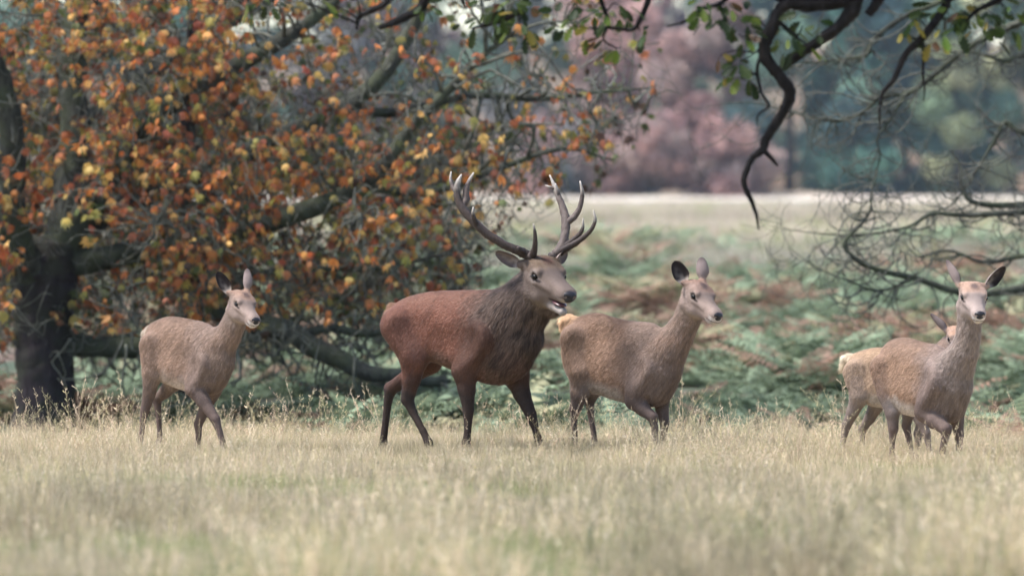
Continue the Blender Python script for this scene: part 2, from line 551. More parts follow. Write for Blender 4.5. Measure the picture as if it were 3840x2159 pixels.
M_BARK = bark_mat('dark_bark', (.012, .009, .011), (.05, .039, .042), (.035, .038, .025))
M_LIMB = bark_mat('mossy_bark', (.018, .019, .015), (.075, .075, .062), (.058, .068, .04), 12, .5)
M_TWIG = bark_mat('grey_twig', (.05, .052, .042), (.17, .172, .14), None, 14, .5)
M_OAK = bark_mat('oak_bark', (.004, .0035, .0035), (.018, .015, .014), None, 14, .4)
M_LEAF = leaf_mat('leaf')

def path3(pts):
    """Rows of (photo x, photo y, distance, radius m) -> smooth world path."""
    return smooth_path([[*world_at(x, y, d), r] for x, y, d, r in pts], 6)

def wander(a, b, rng, sag=.15, wob=.12, n=7, r0=.02, r1=.006):
    """Crooked branch from a to b."""
    a, b = np.asarray(a, float), np.asarray(b, float)
    L = np.linalg.norm(b - a)
    t = np.linspace(0, 1, n)
    p = a + (b - a) * t[:, None]
    p[:, 2] += L * sag * np.sin(math.pi * t)
    off = np.cumsum(rng.normal(size=(n, 3)), 0)
    off -= off[0] + (off[-1] - off[0]) * t[:, None]
    p += off * L * wob / math.sqrt(n) * 1.3
    r = r0 + (r1 - r0) * t ** .8
    return smooth_path(np.hstack([p, r[:, None]]), 2)

# leaf shapes lie in x (length) / y, hanging along +x
def palmate_leaf(rng):
    V, F = [(0, 0, 0)], []
    for k, a in enumerate((-.82, -.4, 0, .4, .82)):
        L = (.75, .95, 1.0, .95, .75)[k] * rng.uniform(.9, 1.05)
        w = .15 * L
        d = np.array([math.cos(a), math.sin(a), 0]); s = np.array([-d[1], d[0], 0])
        dz = rng.uniform(-.5, .0)
        i = len(V)
        V += [tuple(d * L * .55 + s * w + (0, 0, dz * .3)), tuple(d * L * .55 - s * w + (0, 0, dz * .3 + .03)), tuple(d * L + (0, 0, dz)), tuple(d * L * .6 + (0, 0, .06 + dz * .3))]
        F += [(0, i + 1, i + 3), (0, i + 3, i), (i + 1, i + 2, i + 3), (i + 3, i + 2, i)]
    V = np.array(V); V[:, 2] += -.12 * V[:, 0] ** 2
    return V, F

def oak_leaf(rng):
    prof = [(0, .02), (.12, .06), (.2, .18), (.28, .10), (.4, .28), (.5, .15), (.62, .32), (.72, .17), (.84, .22), (.93, .12), (1.0, .0)]
    V, F = [], []
    for x, w in prof:
        z = -.15 * x * x
        V += [(x, w * rng.uniform(.85, 1.1), z + .04), (x, 0, z), (x, -w * rng.uniform(.85, 1.1), z + .04)]
    for i in range(len(prof) - 1):
        a = 3 * i
        F += [(a, a + 1, a + 4, a + 3), (a + 1, a + 2, a + 5, a + 4)]
    return np.array(V), F

def leaf_frames(pos, dirs, size, rng):
    """Rotation matrices: leaf x axis along dirs, random roll."""
    n = len(pos)
    x = dirs / (np.linalg.norm(dirs, axis=1)[:, None] + 1e-9)
    up = rng.normal(size=(n, 3)) * .6 + np.array([0, -.35, .8])
    y = np.cross(up, x); y /= np.linalg.norm(y, axis=1)[:, None] + 1e-9
    z = np.cross(x, y)
    return np.stack([x, y, z], 2) * size[:, None, None]

def leaves_mesh(name, shapes, pos, R, cols, rng, mat):
    V, F, C = [], {}, []
    k = 0
    for si, (sv, sf) in enumerate(shapes):
        m = np.arange(si, len(pos), len(shapes))
        V.append((np.einsum('vj,nij->nvi', sv, R[m]) + pos[m][:, None]).reshape(-1, 3))
        off = k + np.arange(len(m)) * len(sv)
        for q in sf:
            F.setdefault(len(q), []).append(off[:, None] + np.array(q))
        C.append((cols[m][:, None] * (1 + .12 * rng.normal(size=(len(m), len(sv), 1)))).reshape(-1, 3))
        k += len(m) * len(sv)
    return mesh_from(name, np.vstack(V), [np.vstack(f) for f in F.values()], mat, False, np.clip(np.vstack(C), .004, .9))

def leaf_objects(shapes_me, pos, R, cols, parent, name='leaf'):
    inv = np.asarray(parent.matrix_world.inverted()) if parent else None
    for i in range(len(pos)):
        o = bpy.data.objects.new(name, shapes_me[i % len(shapes_me)])
        COL.objects.link(o)
        M = np.eye(4); M[:3, :3] = R[i]; M[:3, 3] = pos[i]
        o.parent = parent
        o.matrix_basis = Matrix(M.tolist())
        o.color = (*cols[i], 1.0)

def pick_cols(pal, w, n, rng):
    w = np.array(w, float); w /= w.sum()
    c = np.array(pal)[rng.choice(len(pal), n, p=w)]
    return np.clip(c * np.exp(rng.normal(0, .18, (n, 1))) * np.exp(rng.normal(0, .06, (n, 3))), .004, .85)

AUT = [(.54, .215, .062), (.38, .12, .046), (.58, .36, .115), (.28, .085, .045), (.30, .25, .07), (.10, .115, .04), (.43, .165, .08), (.09, .05, .03)]

BACK = 17.5
def pathb(pts):
    return path3([(x, y, d + BACK, r * 1.24) for x, y, d, r in pts])

def chestnut_tree():
    rng = np.random.default_rng(31)
    D = 67.5
    base = world_at(165, 1620, 67 + BACK)
    root = empty('chestnut_tree', (base.x, base.y, float(height(base.x, base.y)) - .02))
    tag(root, 'spreading autumn tree with orange leaves and thick dark trunk at left', 'tree')
    inv = np.array(root.location)
    def loc(path):
        p = np.array(path); p[:, :3] -= inv; return p
    # trunk with root flare
    tr = Tubes()
    trunk = pathb([(165, 1700, 67, .40), (165, 1640, 67, .34), (166, 1560, 67, .295), (168, 1440, 67, .27), (165, 1300, 67, .265), (160, 1180, 67, .28), (165, 1080, 67, .31), (175, 1000, 67, .30), (200, 900, 67, .22)])
    tr.add(loc(trunk), 22, rough=.05, rng=rng)
    for a in range(7):                     # buttress ridges
        an = a / 7 * 2 * math.pi + .3
        c = np.array([math.cos(an), math.sin(an), 0])
        b0 = trunk[0, :3]
        tr.add(loc(np.array([[*(b0 + c * .36 + np.array([0, 0, -.05])), .09], [*(b0 + c * .30 + np.array([0, 0, .22])), .075], [*(b0 + c * .24 + np.array([0, 0, .6])), .06], [*(b0 + c * .22 + np.array([0, 0, 1.2])), .045]])), 8)
    obj('trunk', tr.mesh('trunk', M_BARK), root)
    limbs = [
        pathb([(175, 1080, 67, .2), (230, 900, 67, .17), (265, 700, 67.1, .155), (280, 480, 67.2, .14), (275, 250, 67.3, .125), (290, 0, 67.5, .11), (320, -350, 67.5, .08), (340, -800, 67.6, .04)]),
        pathb([(150, 1080, 67, .2), (70, 930, 66.6, .16), (40, 760, 66.3, .14), (45, 520, 66, .12), (0, 300, 65.8, .10), (-120, 0, 65.6, .08), (-300, -400, 65.4, .045)]),
        pathb([(120, 1100, 67, .17), (-60, 960, 67.2, .13), (-300, 860, 67.5, .10), (-700, 760, 67.8, .06), (-1000, 800, 68, .03)]),
        pathb([(200, 1000, 67, .17), (300, 800, 67, .14), (430, 620, 66.8, .125), (560, 440, 66.6, .115), (720, 330, 66.6, .10), (900, 240, 66.8, .085), (1150, 90, 67, .06), (1400, -120, 67.2, .03)]),
        pathb([(240, 900, 67, .13), (480, 760, 67.6, .11), (760, 640, 68, .10), (1040, 520, 68.3, .095), (1260, 420, 68.4, .085), (1430, 290, 68.5, .075), (1560, 80, 68.6, .06), (1650, -140, 68.6, .04)]),
        pathb([(230, 1000, 67, .13), (520, 940, 67, .11), (840, 880, 66.6, .095), (1120, 800, 66.4, .085), (1340, 700, 66.3, .075), (1440, 620, 66.2, .065), (1540, 480, 66.2, .055), (1660, 360, 66.2, .045), (1800, 220, 66.2, .03), (1930, 120, 66.2, .015)]),
        pathb([(230, 1290, 67, .12), (420, 1300, 67, .10), (640, 1292, 66.9, .095), (820, 1262, 66.8, .095), (960, 1222, 66.7, .098), (1070, 1236, 66.5, .10), (1170, 1300, 66.4, .10), (1280, 1348, 66.3, .092), (1380, 1398, 66.2, .08), (1500, 1408, 66.2, .065), (1640, 1430, 66.3, .05), (1800, 1380, 66.4, .025)]),
        pathb([(1120, 1262, 66.5, .05), (1240, 1230, 66.6, .042), (1380, 1252, 66.7, .035), (1560, 1215, 66.8, .025), (1700, 1150, 66.9, .012)]),
        pathb([(900, 1232, 66.7, .05), (800, 1150, 67, .04), (900, 1040, 67.3, .035), (1150, 1010, 67.5, .03), (1450, 1000, 67.6, .022), (1750, 930, 67.6, .012)]),
        pathb([(1260, 420, 68.4, .05), (1500, 420, 68.6, .045), (1760, 360, 68.8, .035), (2020, 370, 69, .03), (2200, 350, 69, .02), (2440, 330, 69, .008)]),
        pathb([(1340, 700, 66.3, .045), (1600, 720, 66.6, .04), (1850, 640, 67, .03), (2100, 560, 67.2, .02), (2300, 600, 67.2, .008)]),
        pathb([(280, 480, 67.2, .09), (520, 300, 68.5, .08), (800, 120, 69.5, .07), (1100, -60, 70, .05), (1300, -300, 70, .03)]),
    ]
    for lp in limbs:
        t = Tubes(); t.add(loc(lp), 10, rough=.06, rng=rng)
        obj('limb', t.mesh('limb', M_LIMB), root)
    # crown outline (photo px at D): right edge by height
    by = [-1100, -500, 0, 300, 520, 700, 800, 900, 1050, 1150, 1240, 1290]
    bx = [1500, 2100, 2250, 2480, 2420, 2200, 2050, 1950, 1830, 1650, 1200, 300]
    def sample(n, d0, d1, sparse=True, zone=(-1150, 2480, -1000, 1290)):
        out = []
        while len(out) < n:
            x, y = rng.uniform(zone[0], zone[1]), rng.uniform(zone[2], zone[3])
            e = np.interp(y, by, bx)
            if x > e: continue
            f = (e - x) / 1500
            if sparse and rng.random() > .30 + .9 * f: continue
            if y < -60 and rng.random() > .55: continue
            if x < -60 and rng.random() > .5: continue
            if 900 < x and y < 420 and rng.random() > .62: continue
            q = np.array(world_at(x, y, rng.uniform(d0, d1) + BACK))
            if sparse:                       # foliage hangs in masses with gaps between
                v = mnoise.noise(Vector(q * 1.05)) + .5 * mnoise.noise(Vector(q * 2.3))
                if rng.random() > np.clip(.42 + 2.8 * v, .02, 1): continue
            out.append(q)
        return np.array(out)
    LP = np.vstack([lp[len(lp) // 5:] for lp in limbs])
    tw = Tubes()
    sec_pts = []
    for s in sample(300, 65.0, 70.5, False):
        d = np.linalg.norm((LP[:, :3] - s) * np.array([1, 1, 1.15]), axis=1)
        j = int(np.argmin(d + rng.random(len(d)) * .5))
        if d[j] < .25: continue
        L = d[j]
        p = wander(LP[j, :3], s, rng, sag=.14, wob=.22, n=6, r0=min(.03, .010 + .011 * L), r1=.006)
        tw.add(loc(p), 5)
        sec_pts.append(p[2:])
    SP = np.vstack(sec_pts + [LP])
    cl = np.vstack([sample(1400, 64.8, 69.0), sample(560, 65.0, 69.0, zone=(0, 1800, 480, 1290)), sample(350, 65.0, 69.0, zone=(0, 900, -40, 700)), sample(1000, 69.0, 73.0), sample(1100, 69.0, 74.0, sparse=False, zone=(0, 1750, 430, 1290))])
    leaves_p, leaves_d = [], []
    for s in cl:
        d = np.linalg.norm(SP[:, :3] - s, axis=1)
        j = int(np.argmin(d + rng.random(len(d)) * .12))
        p = wander(SP[j, :3], s, rng, sag=.22, wob=.25, n=5, r0=min(.013, SP[j, 3]), r1=.0045)
        tw.add(loc(p), 3, cap=False)
        k = rng.integers(2, 6)
        for _ in range(k):
            q = p[-1 - rng.integers(0, min(5, len(p) - 1)), :3]
            az = rng.uniform(0, 2 * math.pi)
            leaves_p.append(q + rng.normal(0, .035, 3))
            leaves_d.append(np.array([math.cos(az) * .6, math.sin(az) * .6, rng.uniform(-1.5, -.25)]))
    # bare curly twiglets all through the crown
    for s in np.vstack([sample(2200, 65, 71.5, False), sample(1300, 65, 71.5, False, zone=(0, 1900, 300, 1290))]):
        d = np.linalg.norm(SP[:, :3] - s, axis=1)
        j = int(np.argmin(d))
        e = SP[j, :3] + (s - SP[j, :3]) * min(1.0, .8 / max(d[j], .1))
        p = wander(SP[j, :3], e, rng, sag=-.25, wob=.3, n=5, r0=min(.013, SP[j, 3]), r1=.004)
        tw.add(loc(p), 3, cap=False)
    # tangled shoots hanging below the crown
    for _ in range(170):
        x = rng.uniform(250, 1800); y = np.interp(x, [250, 900, 1300, 1800], [1270, 1270, 1230, 1080]) + rng.normal(0, 35)
        a = np.array(world_at(x, y, rng.uniform(65, 72) + BACK))
        e = a + np.array([rng.normal(0, .3), rng.normal(0, .2), -rng.uniform(.1, .65)])
        tw.add(loc(wander(a, e, rng, -.15, .35, 6, .017, .006)), 4)
    # dark drooping shoots under the low bough
    low = limbs[6]
    for _ in range(40):
        j = rng.integers(6, len(low))
        e = low[j, :3] + np.array([rng.normal(0, .25), rng.normal(0, .3), -rng.uniform(.1, .5)])
        tw.add(loc(wander(low[j, :3], e, rng, -.1, .25, 5, .018, .005)), 4)
    tag(obj('twigs', tw.mesh('twigs', M_TWIG), root), kind='stuff')
    P = np.array(leaves_p); Dv = np.array(leaves_d)
    n = len(P)
    size = rng.uniform(.065, .15, n)
    cols = pick_cols(AUT, [3.2, 2.2, 3.0, 1.2, 2.2, 1.3, 1.7, 1.1], n, rng)
    inner = P[:, 1] > 68.8 + BACK          # inner leaves: less turned, colours also darkened to paint the crown's shaded depth
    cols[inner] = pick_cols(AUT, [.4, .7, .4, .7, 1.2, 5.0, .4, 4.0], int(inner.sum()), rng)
    R = leaf_frames(P, Dv, size, rng)
    shapes = [palmate_leaf(rng) for _ in range(6)]
    # the 300 that show largest are single leaves
    px = P[:, 0] / P[:, 1] * FPX + 1920; py = HORIZON - (P[:, 2] - CAM_H) / P[:, 1] * FPX
    infr = (px > 20) & (px < 3820) & (py > 20) & (py < 1250)
    score = np.where(infr, size / P[:, 1], -1)
    o = np.argsort(-score)
    big, rest = o[:300], o[300:]
    Pl = P - inv
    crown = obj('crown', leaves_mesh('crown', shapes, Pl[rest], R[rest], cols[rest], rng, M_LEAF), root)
    tag(crown, kind='stuff')
    sme = [mesh_from('leaf', v, f, M_LEAF, False, np.ones((len(v), 3))) for v, f in shapes]
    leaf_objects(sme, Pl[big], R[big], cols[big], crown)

def slender_tree():
    rng = np.random.default_rng(5)
    b = world_at(712, 1600, 69 + BACK)
    root = empty('slender_tree', (b.x, b.y, float(height(b.x, b.y)) - .03))
    tag(root, 'slim dark trunk showing behind the legs of the leftmost deer', 'tree')
    inv = np.array(root.location)
    p = pathb([(712, 1680, 69, .19), (712, 1600, 69, .165), (714, 1500, 69, .155), (712, 1380, 69, .145), (706, 1240, 69, .135), (720, 1050, 69.1, .115), (690, 800, 69.2, .09), (700, 500, 69.3, .07), (720, 100, 69.4, .045), (740, -300, 69.5, .02)])
    p[:, :3] -= inv
    t = Tubes(); t.add(p, 14, rough=.05, rng=rng)
    obj('trunk', t.mesh('trunk', M_BARK), root)
    t = Tubes(); P, Dv = [], []
    for i in range(34):
        j = rng.integers(20, len(p))
        e = p[j, :3] + np.array([rng.normal(0, .9), rng.normal(.2, .6), rng.uniform(-.3, .6)])
        w = wander(p[j, :3], e, rng, .15, .25, 5, p[j, 3] * .35, .004)
        t.add(w, 4)
        for k in range(4):
            P.append(w[-1 - k, :3]); Dv.append(np.array([rng.normal(), rng.normal(), -.6]))
    tag(obj('branches', t.mesh('branches', M_TWIG), root), kind='stuff')
    P, Dv = np.array(P), np.array(Dv)
    cr = obj('crown', leaves_mesh('crown', [palmate_leaf(rng) for _ in range(3)], P, leaf_frames(P, Dv, rng.uniform(.07, .11, len(P)), rng), pick_cols(AUT[3:6], [1, 1, 2], len(P), rng), rng, M_LEAF), root)
    tag(cr, kind='stuff')

def bare_tree():
    rng = np.random.default_rng(77)
    d = 86.0
    bx_ = 8.2
    root = empty('bare_tree', (bx_, d, float(height(bx_, d)) - .05))
    tag(root, 'leafless tree reaching curling grey-green branches in from the right edge', 'tree')
    inv = np.array(root.location)
    t = Tubes()
    zt = [(0, .34), (.6, .28), (1.6, .25), (2.8, .22), (4.2, .17), (5.8, .10), (7.2, .04)]
    t.add(np.array([[rng.normal(0, .05), rng.normal(0, .05), z, r] for z, r in zt]), 16, rough=.05, rng=rng)
    obj('trunk', t.mesh('trunk', M_BARK), root)
    S = [  # photo px, distance, radius
        [(4500, 900, 79, .10), (4100, 1010, 78.6, .07), (3840, 1080, 78.2, .05), (3620, 1098, 78, .04), (3430, 1042, 77.8, .034), (3320, 1020, 77.6, .03), (3230, 985, 77.5, .028), (3172, 935, 77.5, .026), (3180, 890, 77.5, .022), (3230, 840, 77.6, .018), (3264, 790, 77.6, .014), (3270, 720, 77.6, .01), (3292, 640, 77.6, .005)],
        [(4550, 620, 79, .09), (4150, 740, 79, .06), (3836, 768, 79, .04), (3650, 758, 78.8, .03), (3606, 690, 78.8, .022), (3600, 620, 78.8, .012), (3560, 560, 78.8, .005)],
        [(3900, 780, 79, .04), (3836, 795, 78.6, .035), (3618, 806, 78.4, .03), (3494, 802, 78.3, .024), (3400, 852, 78.2, .018), (3215, 882, 78.2, .012), (3020, 870, 78.2, .006), (2900, 850, 78.2, .003)],
        [(4500, -250, 79, .09), (4100, -40, 79.2, .07), (3836, 80, 79.4, .05), (3712, 130, 79.5, .04), (3587, 211, 79.6, .034), (3480, 300, 79.6, .03), (3395, 354, 79.6, .026), (3308, 360, 79.6, .024), (3233, 423, 79.6, .02), (3121, 454, 79.6, .016), (2985, 423, 79.6, .011), (2810, 385, 79.6, .006), (2640, 400, 79.6, .003)],
        [(4450, 200, 79, .06), (4050, 230, 80, .04), (3836, 211, 80, .03), (3774, 230, 80, .025), (3680, 205, 80, .018), (3590, 190, 80, .01)],
        [(4500, 380, 79, .07), (4050, 520, 79, .045), (3836, 497, 79, .03), (3768, 460, 79, .026), (3730, 528, 79, .02), (3656, 646, 79, .012), (3620, 700, 79, .005)],
        [(4300, -300, 79, .06), (3700, -60, 80, .045), (3400, 60, 80.4, .03), (3277, 149, 80.5, .024), (3246, 211, 80.5, .02), (3152, 224, 80.5, .015), (3028, 236, 80.5, .01), (2880, 260, 80.5, .005)],
        [(3395, 354, 79.6, .02), (3330, 460, 79.5, .016), (3290, 520, 79.5, .013), (3300, 600, 79.5, .009), (3260, 700, 79.5, .005)],
        [(3430, 1042, 77.8, .02), (3300, 1090, 77.6, .014), (3200, 1060, 77.5, .01), (3060, 1000, 77.4, .006), (2960, 930, 77.4, .003)],
        [(4100, 1010, 78.6, .04), (3860, 960, 78.8, .03), (3700, 985, 79, .022), (3560, 940, 79, .016), (3450, 960, 79, .010), (3380, 900, 79, .004)],
        [(2230, 770, 74, .018), (2340, 735, 74, .014), (2480, 730, 74, .010), (2620, 745, 74, .003)],
    ]
    LP = []
    for q in S:
        lp = path3([(x_, y_, d_ + 7, r_ * 1.08) for x_, y_, d_, r_ in q]); LP.append(lp)
    # attach the boughs to the trunk
    for lp in LP[:10]:
        if lp[0, 0] > 6.0:
            z = min(max(lp[0, 2] + .2, 1.0), 5.5)
    tw = Tubes()
    for k, lp in enumerate(LP):
        p = lp.copy()
        if p[0, 0] > 5.5 and k not in (10,):
            z = float(np.clip(p[0, 2] - .35, 1.2, 5.2))
            p = np.vstack([[bx_, d, z, min(.13, p[0, 3] * 1.4)], p])
        p[:, :3] -= inv
        if k == 10: continue
        b = Tubes(); b.add(p, 8, rough=.05, rng=rng)
        obj('limb', b.mesh('limb', M_LIMB), root)
    P = np.vstack([lp[2:] for k, lp in enumerate(LP) if k != 10])
    inx = P[:, 0] / P[:, 1] * FPX + 1920
    cand = np.nonzero((inx < 4300))[0]
    lvl = []
    for i in range(350):
        j = cand[rng.integers(len(cand))]
        a = P[j, :3]
        L = rng.uniform(.25, 1.1)
        # twigs droop, then curl up again
        az = rng.choice([-1, 1]) * rng.uniform(.2, 1.0)
        n = 7
        pts = [a.copy()]
        el = rng.uniform(-1.3, .3)
        ang = math.pi if rng.random() < .68 else 0
        curl = rng.uniform(.15, .55) * rng.choice([1, 1, -1])
        for s in range(n):
            dirv = np.array([math.cos(ang) * math.cos(el), rng.normal(0, .35), math.sin(el)])
            pts.append(pts[-1] + dirv * L / n)
            el += curl + rng.normal(0, .22)
        r = np.linspace(min(.012, P[j, 3] * .8), .003, n + 1)
        p = smooth_path(np.hstack([np.array(pts), r[:, None]]), 2)
        lvl.append(p)
        q = p.copy(); q[:, :3] -= inv
        tw.add(q, 4, cap=False)
    Q = np.vstack([p[4:] for p in lvl])
    for i in range(850):
        j = rng.integers(len(Q))
        pts = [Q[j, :3].copy()]
        L = rng.uniform(.12, .5); el = rng.uniform(-1.8, 1.2); ang = rng.choice([0, math.pi]); curl = rng.normal(.1, .35)
        for s in range(5):
            pts.append(pts[-1] + np.array([math.cos(ang) * math.cos(el), rng.normal(0, .4), math.sin(el)]) * L / 5)
            el += curl + rng.normal(0, .2)
        r = np.linspace(.005, .002, 6)
        q = np.hstack([np.array(pts), r[:, None]]); q[:, :3] -= inv
        tw.add(q, 3, cap=False)
    tag(obj('twigs', tw.mesh('twigs', M_TWIG), root), kind='stuff')

OAKC = [(.032, .056, .010), (.016, .030, .007), (.085, .12, .018), (.20, .17, .03), (.06, .033, .015)]

def oak_tree():
    rng = np.random.default_rng(12)
    D = 46.5
    tx = 6.2
    root = empty('oak_tree', (tx, D + .4, -.05))
    tag(root, 'oak hanging dark crooked branches and green leaves across the top', 'tree')
    inv = np.array(root.location)
    def loc(p):
        p = np.array(p); p[:, :3] -= inv; return p
    t = Tubes()
    t.add(np.array([[0, 0, z, r] for z, r in ((0, .5), (.4, .40), (1.4, .35), (2.6, .34), (3.8, .30), (5, .22), (6.5, .12), (8, .04))]), 18, rough=.05, rng=rng)
    obj('trunk', t.mesh('trunk', M_OAK), root)
    Z3 = lambda zx, zy: (2500 + zx / 1.609, zy / 1.609)
    Z2 = lambda zx, zy: (1200 + zx / 1.957, zy / 1.957)
    def br(fn, pts, d=D):
        return path3([(*fn(x, y), d, r * 1.12) for x, y, r in pts])
    ident = lambda x, y: (x, y)
    B = [
        br(ident, [(5400, -250, .22), (4800, -420, .18), (4200, -330, .14), (3700, -200, .11), (3260, -110, .085), (2900, -130, .07), (2500, -170, .055), (2100, -140, .045), (1700, -120, .035), (1350, -150, .02)]),
        br(Z3, [(1180, -170, .06), (1120, -20, .05), (1000, 15, .045), (840, 32, .042), (740, 22, .040), (682, 62, .038), (652, 130, .038), (612, 220, .040), (588, 300, .036), (620, 385, .036), (690, 472, .034), (742, 552, .034), (722, 640, .03), (660, 740, .028), (600, 840, .026), (580, 900, .024), (520, 950, .018), (490, 1010, .018), (466, 1100, .017), (500, 1185, .015), (540, 1290, .010), (556, 1388, .004)]),
        br(Z3, [(1180, -170, .05), (1140, -20, .05), (1110, 75, .048), (1040, 160, .036), (900, 262, .032), (800, 330, .029), (708, 406, .024)]),
        br(Z3, [(1330, -160, .035), (1275, 0, .033), (1245, 50, .03), (1212, 92, .024)]),
        br(Z3, [(1760, -200, .032), (1700, -20, .028), (1650, 90, .026), (1530, 240, .024), (1440, 330, .02), (1372, 480, .016), (1300, 572, .010), (1285, 700, .006), (1290, 780, .003)]),
        br(Z3, [(582, 905, .016), (625, 950, .014), (672, 1002, .006)]),
        br(Z3, [(590, 300, .014), (548, 400, .011), (552, 480, .010), (575, 570, .009), (615, 640, .008), (560, 685, .006), (545, 720, .005), (552, 765, .002)]),
        br(Z3, [(600, 235, .018), (560, 240, .012), (530, 250, .004)]),
        br(Z3, [(590, 295, .014), (555, 305, .009), (525, 325, .004)]),
        br(Z3, [(660, 120, .016), (720, 170, .012), (790, 230, .008), (860, 280, .004)]),
        br(Z3, [(1545, 250, .010), (1550, 350, .009), (1545, 450, .008), (1555, 520, .007), (1550, 610, .003)]),
        br(Z3, [(740, 22, .018), (600, -40, .016), (420, -60, .014), (330, 20, .012), (210, 60, .010), (110, 130, .008), (0, 160, .004)]),
        br(Z3, [(2150, -160, .03), (2000, 0, .02), (1880, 60, .014), (1800, 130, .008)]),
        br(Z2, [(900, -260, .03), (780, -30, .028), (735, 62, .026), (600, 142, .024), (430, 207, .012)]),
        br(Z2, [(600, -260, .024), (505, 0, .02), (372, 82, .016), (290, 130, .013), (268, 220, .006)]),
        br(Z2, [(1560, -250, .024), (1500, 30, .02), (1390, 130, .016), (1250, 180, .012), (1110, 215, .006)]),
        br(Z2, [(2460, -220, .024), (2410, 0, .018), (2350, 150, .014), (2290, 220, .011), (2130, 205, .009), (2000, 210, .006), (1860, 190, .003)]),
        br(Z2, [(2000, -220, .02), (2080, 60, .014), (2120, 160, .01), (2080, 290, .007), (2180, 360, .004)]),
        br(Z2, [(1045, -200, .016), (1050, 0, .01), (1075, 70, .004)]),
    ]
    # tie hanging branches to the main bough above the picture
    for k, p in enumerate(B):
        if k == 0:
            p = np.vstack([[tx, D + .4, 3.2, .26], p])
        t = Tubes(); t.add(loc(p), 8, rough=.08, rng=rng)
        obj('limb', t.mesh('limb', M_OAK), root)
    # leaf clusters: (photo x, y, spread px, count, palette weights)
    cl = [(1595, 40, 26, 7, 0), (1190, 0, 20, 4, 2), (1000, 10, 22, 5, 2), (960, 20, 25, 4, 2), (1810, 95, 45, 11, 0), (1870, 50, 45, 12, 0), (1920, 30, 40, 9, 0), (1950, 80, 35, 7, 1), (1960, 100, 25, 3, 4), (1880, 15, 45, 8, 1),
          (2130, 20, 45, 9, 2), (2160, 80, 40, 7, 1), (2230, 30, 35, 6, 0), (2280, 60, 40, 9, 1), (2250, 85, 30, 5, 4), (2270, 155, 22, 4, 4), (2330, 180, 22, 4, 3), (2400, 120, 22, 4, 1), (2320, 20, 40, 7, 0),
          (2640, 20, 40, 8, 1), (2660, 60, 28, 6, 0), (2720, 25, 32, 7, 0), (2740, 90, 32, 8, 0), (2790, 110, 30, 6, 0), (2850, 80, 25, 4, 1), (2770, 130, 25, 4, 0), (2960, 130, 45, 10, 1), (3010, 100, 32, 6, 0), (3040, 190, 22, 4, 1), (2980, 160, 30, 4, 0),
          (2700, 210, 16, 3, 4), (2780, 240, 25, 6, 0), (2800, 290, 22, 5, 0), (2740, 300, 20, 3, 1), (2770, 205, 18, 3, 0),
          (3420, 80, 28, 5, 3), (3390, 125, 22, 3, 3), (3560, 30, 60, 14, 0), (3600, 80, 55, 14, 0), (3640, 110, 42, 9, 1), (3690, 95, 28, 4, 3), (3760, 40, 50, 9, 0), (3800, 60, 40, 6, 0), (3480, 170, 18, 2, 3), (3520, 120, 30, 4, 3), (3650, 20, 60, 10, 0), (3560, 60, 40, 7, 0)]
    W = [[4, 5, 1.5, .1, .4], [3, 2, 3, .6, .3], [2, 1, 4, 1.2, .2], [.6, .3, 1.5, 5, 1], [.5, 1, .4, .5, 5]]
    P, Dv, C = [], [], []
    ap = np.vstack(B)
    tw = Tubes()
    for x, y, s, n, w in cl:
        c = np.array(world_at(x, y, D))
        j = int(np.argmin(np.linalg.norm(ap[:, :3] - c, axis=1)))
        m = s / 592.0
        tw.add(loc(wander(ap[j, :3], c, rng, .1, .2, 5, min(.008, ap[j, 3]), .003)), 4)
        for _ in range(n):
            o = rng.normal(0, 1, 3) * np.array([m, m * 1.2, m * .8])
            P.append(c + o); Dv.append(o / m * .6 + np.array([rng.normal(0, .4), rng.normal(0, .5), -.55]))
        C.append(pick_cols(OAKC, W[w], n, rng))
    P, Dv, C = np.array(P), np.array(Dv), np.vstack(C)
    shapes = [oak_leaf(rng) for _ in range(5)]
    sme = [mesh_from('leaf', v, f, M_LEAF, False, np.ones((len(v), 3))) for v, f in shapes]
    # the crown above the picture
    n = 2600
    Q = np.stack([rng.uniform(-4.5, 11, n), rng.uniform(44.0, 50.0, n), rng.uniform(3.6, 7.3, n)], 1)
    Q = Q[((Q[:, 0] - 4) / 8) ** 2 + ((Q[:, 2] - 4.5) / 2.9) ** 2 < 1]
    n = len(Q)
    Qd = rng.normal(size=(n, 3)) + np.array([0, 0, -.4])
    crown = obj('crown', leaves_mesh('crown', shapes, Q - inv, leaf_frames(Q, Qd, rng.uniform(.09, .14, n), rng), pick_cols(OAKC, W[0], n, rng), rng, M_LEAF), root)
    tag(crown, kind='stuff')
    tag(obj('twigs', tw.mesh('twigs', M_OAK), root), kind='stuff')
    sz = rng.uniform(.075, .135, len(P))
    R = leaf_frames(P, Dv, sz, rng)
    order = np.argsort(-sz)[:300]
    leaf_objects(sme, (P - inv)[order], R[order], C[order], crown)

